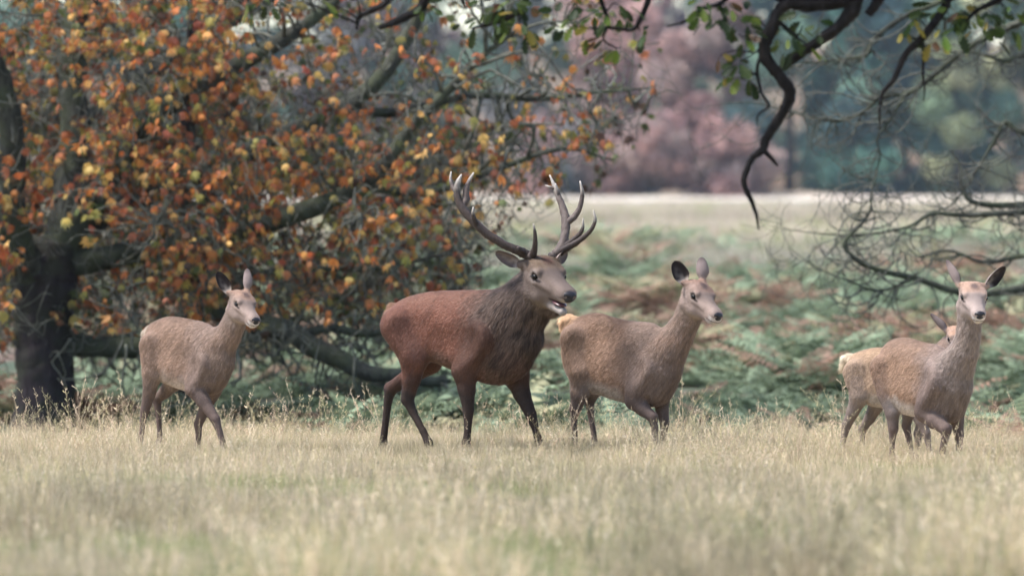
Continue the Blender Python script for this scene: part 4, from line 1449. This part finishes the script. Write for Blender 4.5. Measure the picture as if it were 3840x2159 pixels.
        for layer in (0, 1):
            for i in range(nu + 1):
                u = i / nu
                prof = (.42 + .58 * (lambda q: q * q * (3 - 2 * q))(min(1, u / .38))) * (1.0 if u < .42 else math.sqrt(max(0.0, 1 - ((u - .42) / .58) ** 1.75)))
                for j in range(nv + 1):
                    v = j / nv * 2 - 1
                    cup = curl * (1.25 - .55 * u)
                    a = v * math.pi * .5 * min(1.0, cup * 1.5)
                    yy = math.sin(a) / math.sin(math.pi * .5 * min(1.0, cup * 1.5))
                    zz = (1 - math.cos(a)) * .95
                    off = wd * prof
                    p = b + ax * (ln * (u ** .95)) + sd * (yy * off) + fc * (zz * off * .9 - off * .35)
                    if layer: p = p - fc * (.006 + .01 * (1 - abs(v)) * (1 - u)) 
                    vs.append(p)
                    if layer:
                        cc = lerp3(pal['ear_out'], pal['ear_tip'], np.array([(u - .72) / .25]))[0]
                        cc = lerp3(cc, pal['ear_base'], np.array([(.2 - u) / .15]))[0]
                    else:
                        cc = np.array(pal['ear_in'])
                        hz = math.sin(u * 21 + v * 5) * .5 + math.sin(u * 9 - v * 8) * .5
                        cc = lerp3(cc, pal['ear_hair'], np.array([(.45 - abs(v + .1)) / .4 * (.8 - u) * 1.3 * (.55 + .6 * hz)]))[0]
                        cc = lerp3(cc, pal['ear_hair'], np.array([(.28 - u) / .12]))[0]
                        cc = lerp3(cc, pal['ear_rim'], np.array([(abs(v) - .86) / .1]))[0]
                    cs.append(cc)
        m = (nu + 1) * (nv + 1)
        for layer in (0, 1):
            for i in range(nu):
                for j in range(nv):
                    a = layer * m + i * (nv + 1) + j
                    q = (a, a + 1, a + nv + 2, a + nv + 1)
                    fs.append(q if layer == 0 else q[::-1])
        for i in range(nu):
            for j in (0, nv):
                a = i * (nv + 1) + j
                q = (a, a + nv + 1, a + nv + 1 + m, a + m)
                fs.append(q if j == 0 else q[::-1])
        obj('ear', mesh_from('ear', np.array(vs), fs, M_COAT, True, np.array(cs)), root)
    def hoof(self, root, P):
        (a, ra), (b, rb) = P[-2], P[-1]
        fwd = np.array([1.0, 0, 0])
        vs, fs = [], []
        for k, sy in enumerate((-1, 1)):
            prof = [(-.025, .06, .011), (.015, .062, .011), (.055, .012, .008), (.058, 0.0, .007), (-.03, 0.0, .013)]
            base = len(vs)
            for x, z, w in prof:
                for yy in (.002, w * 2):
                    vs.append(np.array([b[0] + x, b[1] + sy * yy, z]))
            n = len(prof)
            for i in range(n):
                i2 = (i + 1) % n
                q = (base + 2 * i, base + 2 * i + 1, base + 2 * i2 + 1, base + 2 * i2)
                fs.append(q if sy > 0 else q[::-1])
            fs.append(tuple(base + 2 * i for i in range(n)) if sy < 0 else tuple(base + 2 * i for i in reversed(range(n))))
            fs.append(tuple(base + 2 * i + 1 for i in reversed(range(n))) if sy < 0 else tuple(base + 2 * i + 1 for i in range(n)))
        obj('hoof', mesh_from('hoof', np.array(vs), fs, M_HOOF, False), root)
    def fur(self, V, F, reg, body):
        s = self.s
        rng = np.random.default_rng(s.get('seed', 3))
        N = s.get('hairs', 60000)
        # area-weighted samples on the quads
        a, b, c, d = (V[F[:, k]] for k in range(4))
        nrm = np.cross(c - a, d - b)
        ar = np.linalg.norm(nrm, axis=1)
        nrm /= ar[:, None] + 1e-12
        # smooth normals
        vn = np.zeros_like(V)
        for k in range(4):
            for ax in range(3):
                vn[:, ax] += np.bincount(F[:, k], nrm[:, ax] * ar, len(V))
        vn /= np.linalg.norm(vn, axis=1)[:, None] + 1e-12
        fi = rng.choice(len(F), N, p=ar / ar.sum())
        r1, r2 = rng.random((2, N, 1))
        P = (a[fi] * (1 - r1) + b[fi] * r1) * (1 - r2) + (d[fi] * (1 - r1) + c[fi] * r1) * r2
        vi = F[fi, 0]
        Nn = vn[vi]
        g = {k: reg[k][vi] for k in ('trunk', 'leg', 'neck', 'head', 'tail', 'chin')}
        C = reg['C'][vi]
        q = (P - self.HO) @ self.HM / self.L
        flen = s['furlen']
        L = g['trunk'] * flen['trunk'] + g['leg'] * flen['leg'] + g['neck'] * flen['neck'] + (g['head'] + g['chin']) * flen['head'] + g['tail'] * flen['tail']
        L = np.where((P[:, 2] > .6) & (g['leg'] > .2), np.maximum(L, flen['trunk'] * .9), L)
        leg_low = np.clip((.55 - P[:, 2]) / .15, 0, 1)
        L = L * (1 - .6 * leg_low * (g['leg'] > .3))
        L = L * (1 - .75 * np.clip((q[:, 0] - .25) / .2, 0, 1) * (g['head'] + g['chin'] > .4))
        L = L * rng.uniform(.5, 1.3, N)
        flow = np.zeros((N, 3))
        flow += g['trunk'][:, None] * np.array([-1.0, 0, -.75])
        flow += g['leg'][:, None] * np.array([-.35, 0, -1.0])
        flow += g['neck'][:, None] * np.array([-.45, 0, -1.0])
        flow += (g['head'] + g['chin'])[:, None] * (-self.HM[:, 0] + np.array([0, 0, -.3]))
        flow += g['tail'][:, None] * np.array([-.8, 0, -.6])
        flow += rng.normal(size=(N, 3)) * .16
        # clumping: hairs in the same small cell lean the same way
        cl = np.stack([vnoise(P, 26, k) - .5 for k in (3, 4, 5)], 1)
        flow += cl * s.get('clump', .45)
        flow -= Nn * (flow * Nn).sum(1)[:, None]
        flow /= np.linalg.norm(flow, axis=1)[:, None] + 1e-9
        lift = s.get('lift', .3) + .2 * rng.random(N)
        d1 = flow + Nn * lift[:, None]
        d1 /= np.linalg.norm(d1, axis=1)[:, None]
        d2 = flow + Nn * (lift * .35)[:, None] + np.array([0, 0, -.25])
        d2 /= np.linalg.norm(d2, axis=1)[:, None]
        side = np.cross(Nn, flow)
        wd = s.get('hairw', .0016) * rng.uniform(.6, 1.3, N)[:, None]
        p0 = P - Nn * .002
        p1 = P + d1 * (L * .5)[:, None]
        p2 = p1 + d2 * (L * .5)[:, None]
        verts = np.stack([p0 + side * wd, p0 - side * wd, p1 - side * wd * .7, p1 + side * wd * .7, p2], 1).reshape(-1, 3)
        k = np.arange(N)[:, None] * 5
        quads = (k + np.array([0, 1, 2, 3])); tris = (k + np.array([3, 2, 4]))
        faces = [quads, tris]
        cn = vnoise(P, 40, 9)
        # streaks that run with the lie of the hair
        st = vnoise((P + P[:, [2, 2, 2]] * np.array([-.7, 0, 0])) * np.array([1.0, 1.0, .22]), 75, 12)
        amp = (.55 + s.get('mane', .12) * g['neck']) * (1 - .7 * (g['head'] + g['chin']))
        Ps = P + P[:, [2, 2, 2]] * np.array([-.7, 0, 0])          # shear: locks run back and down
        big = vnoise(Ps * np.array([1.0, 1.0, .3]), 24, 14)
        br = (np.exp(rng.normal(0, .13, N)) * np.clip(1 + amp * ((st - .5) * 1.15 + (big - .5) * s.get('locks', .3)), .25, 2.2) * (.95 + .1 * cn))[:, None]
        mix = rng.random(N)[:, None]
        warm = np.array(s['pal'].get('hair_mix', (.30, .19, .12)))
        Cb = C * (1 - .16 * mix * (g['trunk'] + g['neck'])[:, None]) + warm * .16 * mix * (g['trunk'] + g['neck'])[:, None]
        base = Cb * br * .85; tipc = Cb * br * 1.25
        cols = np.stack([base, base, Cb * br, Cb * br, tipc], 1).reshape(-1, 3)
        me = mesh_from('coat_fur', verts, faces, M_FUR, True, np.clip(cols, .003, 1))
        vnn = Nn * .8 + flow * .0 + rng.normal(size=(N, 3)) * .22
        vnn /= np.linalg.norm(vnn, axis=1)[:, None]
        me.normals_split_custom_set_from_vertices(np.repeat(vnn, 5, axis=0).tolist())
        o = obj('coat_fur', me, body)
        tag(o, kind='stuff')
def pal(**kw):
    p = dict(back=(.19, .122, .088), flank=(.25, .163, .118), belly=(.45, .37, .32), shoulder=(.215, .152, .122), rump=(.48, .36, .26),
             thigh=(.24, .158, .115), leg=(.115, .082, .07), neck=(.225, .162, .13), nape=(.28, .17, .115), face=(.235, .178, .152), brow=(.235, .152, .112),
             patch=(.10, .068, .06), ring=(.40, .33, .29), jaw=(.33, .27, .235), chin=(.48, .43, .40), tail=(.55, .32, .16),
             ear_out=(.19, .15, .14), ear_tip=(.06, .045, .045), ear_base=(.34, .25, .20), ear_in=(.025, .018, .017), ear_hair=(.34, .29, .25), ear_rim=(.03, .022, .02))
    p.update(kw)
    return p

FURLEN = dict(trunk=.023, leg=.015, neck=.03, head=.014, tail=.05, chin=.02)

STAG = dict(name='red_deer_stag', label='large red-brown stag with broad branching antlers, mouth open, walking', zoom=(1380, 600, 1.2705), d0=60.0, yaw=30, x0=400,
    trunk=[(92, 720, 790, 40), (125, 692, 880, 95), (190, 654, 935, 122), (270, 633, 952, 128), (350, 623, 972, 138), (430, 622, 1008, 146),
           (510, 620, 1040, 146), (590, 622, 1068, 138), (660, 655, 1062, 122), (720, 725, 1035, 96), (762, 800, 1000, 60)],
    hind_near=[(150, 790, 92), (222, 925, 74), (207, 1045, 42), (188, 1140, 31), (214, 1200, 22), (262, 1290, 19), (288, 1345, 21), (300, 1400, 19)], w_hind_near=72,
    hind_far=[(245, 800, 90), (290, 955, 62), (200, 1030, 40), (108, 1088, 31), (95, 1150, 23), (79, 1290, 19), (72, 1345, 21), (62, 1400, 19)], w_hind_far=-72,
    fore_near=[(545, 850, 98), (462, 1000, 60), (470, 1090, 41), (478, 1190, 27), (475, 1290, 19), (468, 1345, 22), (464, 1400, 19)], w_fore_near=88,
    fore_far=[(690, 880, 92), (705, 1020, 62), (732, 1110, 40), (775, 1210, 28), (800, 1290, 19), (816, 1345, 22), (828, 1400, 19)], w_fore_far=-88,
    neck=[(600, 810, 155), (680, 760, 146), (748, 690, 125), (790, 625, 104), (812, 575, 84)], necklat=.82,
    blobs=[dict(pts=[(645, 915, 132), (715, 845, 122)], lat=.85, col='neck'), dict(pts=[(118, 705, 26), (100, 740, 22), (92, 770, 14)], col='tail', k=.02),
           dict(pts=[(820, 655, 72), (880, 690, 50)], w=10, col='neck', k=.05)],
    head=(61, 17.8, 352, 797, 536), headdep=0.0, open_mouth=True, dents=[(262, 800, .34, .014), (430, 850, .34, .014), (330, 900, .34, .014)],
    ears=[('near', (728, 512), (606, 438), (-.35, -.9, -.2), 62, .75, 0, .02), ('far', (905, 490), (952, 442), (.6, -.3, .1), 50, .6, -.02, .1)],
    pal=pal(back=(.15, .07, .048), flank=(.15, .06, .039), belly=(.105, .054, .038), shoulder=(.08, .04, .028), rump=(.26, .15, .085), thigh=(.125, .057, .04),
            leg=(.036, .025, .021), neck=(.05, .033, .026), nape=(.11, .075, .06), face=(.135, .102, .087), brow=(.10, .068, .045), patch=(.08, .04, .028),
            ring=(.34, .28, .25), jaw=(.16, .125, .1), chin=(.27, .235, .215), tail=(.22, .12, .07), ear_out=(.24, .19, .17), ear_in=(.12, .09, .078), ear_rim=(.09, .07, .062), ear_tip=(.15, .12, .11), ear_hair=(.4, .34, .3), ear_base=(.34, .28, .25), hair_mix=(.34, .25, .19)),
    furlen=dict(trunk=.02, leg=.014, neck=.065, head=.022, tail=.04, chin=.02), hairs=120000, clump=.7, mane=.9, locks=.9, ring=.3, leg_top=.62, seed=5)

CALF = dict(name='red_deer_calf', label='young grey-brown deer walking alone at left near the dark tree trunk', zoom=(460, 960, 1.81), d0=60.0, yaw=38, x0=380,
    trunk=[(168, 500, 600, 40), (195, 462, 760, 90), (250, 432, 835, 125), (320, 412, 868, 138), (400, 420, 900, 142), (470, 434, 922, 140), (540, 448, 938, 130), (600, 480, 930, 112), (660, 560, 890, 85), (700, 650, 830, 50)],
    hind_near=[(205, 610, 92), (200, 790, 66), (180, 930, 42), (152, 1045, 32), (135, 1120, 24), (122, 1260, 20), (118, 1330, 24), (112, 1400, 21)], w_hind_near=80,
    hind_far=[(310, 640, 85), (345, 850, 62), (290, 920, 42), (232, 972, 33), (242, 1060, 24), (252, 1210, 20), (242, 1290, 25), (232, 1400, 22)], w_hind_far=-80,
    fore_near=[(520, 740, 100), (490, 890, 66), (548, 985, 46), (628, 1105, 33), (660, 1200, 24), (688, 1300, 22), (700, 1400, 21)], w_fore_near=88,
    fore_far=[(640, 780, 85), (610, 910, 58), (560, 1030, 40), (512, 1140, 30), (515, 1220, 22), (505, 1300, 22), (500, 1400, 20)], w_fore_far=-88,
    neck=[(590, 660, 135), (660, 610, 108), (722, 530, 80), (757, 450, 72), (778, 380, 76)], necklat=.8,
    blobs=[dict(pts=[(600, 800, 120), (660, 720, 105)], lat=.85, col='neck'), dict(pts=[(180, 500, 24), (160, 520, 20), (150, 560, 14)], col='tail', k=.02)],
    head=(62, 25.3, 314, 781, 300), roll=-6, dents=[(285, 620, .34, .014), (430, 720, .34, .014)],
    ears=[('near', (712, 268), (642, 104), (.25, -.95, .05), 84, .6, -.01, 0.0), ('far', (846, 232), (848, 84), (.5, .85, 0), 72, .55, 0, .02)],
    pal=pal(rump=(.6, .5, .4), tail=(.5, .4, .31)), furlen=FURLEN, hairs=95000, leg_top=.60, seed=6)

HIND = dict(name='red_deer_hind', label='grey-brown hind with raised ginger tail, standing right of the antlered stag', zoom=(2050, 920, 1.81), d0=60.0, yaw=34, x0=480,
    trunk=[(120, 560, 700, 40), (150, 530, 860, 95), (215, 490, 960, 135), (290, 466, 1000, 150), (360, 462, 1010, 155), (450, 488, 1040, 162), (550, 512, 1068, 162),
           (650, 520, 1085, 152), (730, 535, 1085, 138), (800, 600, 1050, 110), (850, 700, 980, 70)],
    hind_near=[(195, 640, 105), (235, 850, 85), (225, 1000, 62), (195, 1110, 40), (185, 1180, 27), (190, 1280, 22), (190, 1350, 25), (190, 1440, 22)], w_hind_near=88,
    hind_far=[(320, 680, 95), (350, 900, 70), (320, 990, 45), (290, 1070, 32), (300, 1150, 25), (320, 1280, 22), (325, 1340, 24), (330, 1440, 22)], w_hind_far=-88,
    fore_near=[(650, 850, 115), (600, 1050, 66), (655, 1110, 46), (720, 1165, 36), (735, 1240, 26), (735, 1330, 24), (745, 1440, 22)], w_fore_near=98,
    fore_far=[(800, 880, 95), (775, 1035, 60), (785, 1120, 42), (800, 1200, 34), (795, 1280, 24), (785, 1350, 24), (780, 1440, 22)], w_fore_far=-98,
    neck=[(760, 800, 165), (822, 720, 130), (890, 620, 100), (942, 525, 84), (975, 450, 84), (990, 400, 86)], necklat=.8,
    blobs=[dict(pts=[(740, 930, 140), (800, 850, 120)], lat=.85, col='neck'), dict(pts=[(205, 520, 30), (160, 505, 30), (125, 520, 32), (112, 560, 20)], col='tail', k=.02)],
    head=(58, 26.8, 365, 986, 312), roll=-6, dents=[(310, 680, .34, .014), (560, 780, .34, .014), (420, 560, .34, .014)],
    ears=[('near', (922, 272), (868, 104), (.2, -.95, .1), 112, .6, -.01, 0), ('far', (1058, 232), (1050, 78), (.4, .9, 0), 92, .55, 0, .02)],
    pal=pal(back=(.175, .108, .076), flank=(.255, .16, .112), tail=(.68, .44, .26), rump=(.40, .26, .17), patch=(.075, .052, .048), brow=(.20, .125, .095)),
    furlen=FURLEN, hairs=110000, leg_top=.60, seed=8)

HIND3 = dict(name='red_deer_hind', label='long-necked hind at the right facing the camera with spread ears', zoom=(3100, 940, 1.724), d0=58.4, yaw=52, x0=560,
    trunk=[(358, 700, 800, 45), (380, 640, 900, 95), (420, 585, 990, 135), (470, 566, 1040, 150), (530, 566, 1058, 155), (590, 585, 1070, 158), (650, 600, 1080, 155), (710, 610, 1092, 148), (770, 650, 1095, 132), (820, 720, 1075, 105), (855, 800, 1010, 65)],
    hind_near=[(368, 760, 88), (395, 930, 62), (425, 1050, 44), (432, 1150, 33), (425, 1210, 24), (424, 1290, 21), (424, 1350, 24), (420, 1430, 21)], w_hind_near=84,
    hind_far=[(500, 800, 90), (540, 980, 60), (528, 1060, 38), (515, 1130, 30), (530, 1200, 23), (552, 1310, 20), (570, 1390, 23), (585, 1450, 20)], w_hind_far=-84,
    fore_near=[(700, 850, 120), (640, 1040, 68), (700, 1095, 54), (772, 1152, 40), (765, 1220, 28), (742, 1320, 24), (725, 1380, 25), (715, 1450, 22)], w_fore_near=98,
    fore_far=[(850, 880, 88), (840, 1010, 60), (845, 1100, 42), (855, 1190, 32), (858, 1280, 23), (860, 1370, 24), (866, 1450, 21)], w_fore_far=-98,
    neck=[(790, 830, 160), (842, 740, 112), (888, 650, 84), (914, 560, 68), (924, 480, 64), (928, 400, 68), (930, 360, 74)], necklat=.95,
    blobs=[dict(pts=[(780, 960, 140), (830, 880, 115)], lat=.9, col='neck'), dict(pts=[(365, 690, 26), (348, 730, 22), (345, 780, 14)], col='tail', k=.02)],
    head=(82.4, 22.7, 343, 929, 276), roll=-2, headdep=.06, dents=[(440, 760, .34, .014), (590, 800, .34, .014)],
    ears=[('near', (846, 234), (776, 58), (.75, .6, .35), 76, .6, -.02, .06), ('far', (1032, 246), (1157, 104), (.3, -.9, -.45), 84, .6, 0, .02)],
    pal=pal(flank=(.28, .178, .12), back=(.225, .147, .106), neck=(.24, .19, .165), nape=(.31, .25, .215), shoulder=(.235, .172, .145), belly=(.50, .44, .40), thigh=(.25, .158, .11), face=(.30, .24, .215), brow=(.29, .19, .14)),
    furlen=dict(trunk=.022, leg=.014, neck=.032, head=.014, tail=.05, chin=.02), hairs=110000, leg_top=.62, seed=9)

CALF4 = dict(name='red_deer_calf', label='tawny young deer with pale tail, mostly hidden behind the right-hand hind', zoom=(3100, 940, 1.724), d0=59.5, yaw=30, x0=420,
    trunk=[(150, 690, 800, 40), (175, 668, 900, 90), (235, 645, 975, 125), (300, 630, 1000, 138), (380, 628, 1015, 142), (460, 640, 1025, 142), (540, 655, 1035, 135), (610, 680, 1035, 120), (670, 740, 1010, 95), (715, 830, 960, 50)],
    hind_near=[(195, 790, 88), (215, 930, 64), (170, 1040, 40), (128, 1130, 31), (112, 1200, 24), (92, 1300, 20), (84, 1370, 23), (72, 1430, 20)], w_hind_near=80,
    hind_far=[(320, 820, 80), (325, 990, 52), (280, 1080, 36), (232, 1150, 28), (228, 1210, 22), (228, 1300, 20), (228, 1370, 22), (226, 1430, 20)], w_hind_far=-80,
    fore_near=[(560, 880, 95), (570, 1010, 56), (610, 1100, 38), (645, 1180, 30), (660, 1250, 22), (668, 1340, 21), (674, 1430, 20)], w_fore_near=85,
    fore_far=[(680, 880, 80), (660, 1010, 52), (620, 1100, 36), (590, 1180, 28), (590, 1250, 22), (588, 1340, 21), (586, 1430, 20)], w_fore_far=-85,
    neck=[(620, 840, 130), (690, 780, 112), (745, 710, 92), (790, 660, 82), (815, 620, 78)], necklat=.8,
    blobs=[dict(pts=[(150, 688, 24), (126, 700, 22), (114, 735, 18), (106, 770, 10)], col='tail', k=.02)],
    head=(86, 20, 300, 842, 556), roll=-4, dents=[(275, 780, .34, .014)],
    ears=[('near', (772, 528), (673, 404), (.8, .5, .4), 62, .6, 0, .02), ('far', (900, 520), (935, 390), (.5, .8, 0), 62, .6, 0, .02)],
    pal=pal(flank=(.33, .228, .152), back=(.38, .258, .165), belly=(.46, .40, .35), rump=(.6, .48, .36), tail=(.7, .58, .42), thigh=(.345, .245, .175), leg=(.18, .14, .12), brow=(.29, .18, .125), ear_base=(.46, .38, .34)),
    furlen=dict(trunk=.024, leg=.015, neck=.026, head=.014, tail=.05, chin=.02), hairs=70000, leg_top=.58, seed=10)

def make_antlers(dr):
    nt = NT('antler')
    at = nt.n('ShaderNodeAttribute', attribute_name='tint').outputs['Color']
    co = nt.coord()
    mp = nt.n('ShaderNodeMapping'); mp.inputs['Scale'].default_value = (1, 1, .35)
    nt.l(co, mp.inputs['Vector'])
    nz = nt.noise(70, 4, .65, mp.outputs['Vector'])
    nt.base(nt.mix(.75, at, nt.ramp(nz, [(.3, (.3, .3, .3)), (.7, (1.15, 1.15, 1.15))]), 'MULTIPLY'))
    nt.bump(nz, .6, .008)
    mat = nt.set(Roughness=.6, Specular_IOR_Level=.2)
    DK, MD, TP = (.032, .022, .018), (.10, .076, .066), (.66, .6, .53)
    hd = dr.hdep
    left = [  # zoom x, y, radius px, depth
        ([(776, 492, 22, -.10), (770, 462, 23, -.10), (735, 440, 23, -.11), (690, 421, 21, -.11), (640, 398, 20, -.11), (560, 345, 20, -.1), (495, 285, 20, -.08), (445, 222, 20, -.05), (424, 165, 17, -.03), (428, 110, 13, -.02), (446, 68, 3, -.01)], DK, TP, .8),
        ([(447, 225, 16, -.05), (466, 190, 19, -.02), (468, 140, 14, .0), (485, 95, 9, .02), (504, 60, 3, .03)], MD, TP, .65),
        ([(428, 160, 13, -.03), (408, 135, 11, .02), (394, 98, 8, .05), (396, 56, 3, .06)], MD, TP, .55),
        ([(520, 315, 15, -.09), (508, 288, 13, -.12), (500, 258, 8, -.14), (502, 224, 3, -.15)], DK, TP, .6),
        ([(778, 472, 20, -.11), (790, 440, 16, -.16), (797, 385, 11, -.2), (794, 340, 8, -.22), (788, 303, 2.5, -.23)], DK, TP, .75),
        ([(745, 445, 16, -.12), (722, 425, 13, -.17), (715, 414, 6, -.19)], DK, DK, 1)]
    right = [
        ([(884, 488, 22, .10), (890, 462, 23, .1), (925, 410, 23, .13), (938, 355, 21, .18), (943, 290, 22, .24), (930, 232, 18, .3), (908, 175, 15, .35), (888, 125, 10, .38), (866, 72, 3, .4)], MD, TP, .72),
        ([(892, 138, 9, .37), (870, 130, 7, .38), (846, 122, 3, .39)], MD, TP, .4),
        ([(908, 172, 12, .35), (904, 145, 8, .34), (893, 112, 3, .33)], MD, TP, .3),
        ([(945, 300, 16, .22), (975, 278, 16, .22), (1003, 240, 13, .23), (1018, 190, 11, .24), (1020, 150, 9, .24), (1010, 100, 3, .24)], MD, TP, .7),
        ([(895, 458, 20, .09), (935, 425, 18, .06), (985, 398, 15, .03), (1035, 362, 12, .0), (1068, 325, 10, -.02), (1082, 285, 8, -.03), (1074, 240, 2.5, -.03)], DK, TP, .75),
        ([(925, 425, 17, .1), (965, 392, 15, .07), (1000, 362, 12, .05), (1022, 328, 9, .03), (1025, 278, 2.5, .02)], DK, TP, .75)]
    for tines in (left, right):
        tb = Tubes()
        for pts, c0, c1, sw in tines:
            path = np.array([list(dr.free(x, y, hd + dep)) + [r / dr.ppm] for x, y, r, dep in pts])
            path = smooth_path(path, 6)
            path[:, 3] = np.maximum(path[:, 3], .002)
            n0 = tb.n
            tb.add(path, 10, c0, c1, rough=.07, rng=np.random.default_rng(4))
            t = np.linspace(0, 1, len(path))
            k = np.clip((t - sw) / (1.02 - sw), 0, 1)[:, None] ** 1.2
            cc = np.array(c0) * (1 - k) + np.array(c1) * k
            g = np.clip(t / max(sw, .01), 0, 1)[:, None]
            cc = np.where(k > 0, cc, np.array(c0) * (1 - g * .5) + np.array(MD) * g * .5)
            tb.c[-1] = np.repeat(cc, 10, axis=0)
        obj('antler', tb.mesh('antler', mat), dr.root)
        x, y, r, dep = tines[0][0][1]
        ring = Tubes()
        c = dr.free(x, y, hd + dep)
        ax = dr.free(tines[0][0][2][0], tines[0][0][2][1], hd + tines[0][0][2][3]) - c
        ax /= np.linalg.norm(ax)
        ring.add(np.array([[*(c - ax * .03), r / dr.ppm * 1.1], [*(c - ax * .012), r / dr.ppm * 1.5], [*(c + ax * .012), r / dr.ppm * 1.45], [*(c + ax * .03), r / dr.ppm * 1.05]]), 16, (.06, .045, .04), rough=.14, rng=np.random.default_rng(8))
        obj('coronet', ring.mesh('coronet', mat), dr.root.children[-1])
for spec in (STAG, CALF, HIND, HIND3, CALF4):
    dr = Deer(spec)
    dr.build()
    if spec is STAG:
        make_antlers(dr)
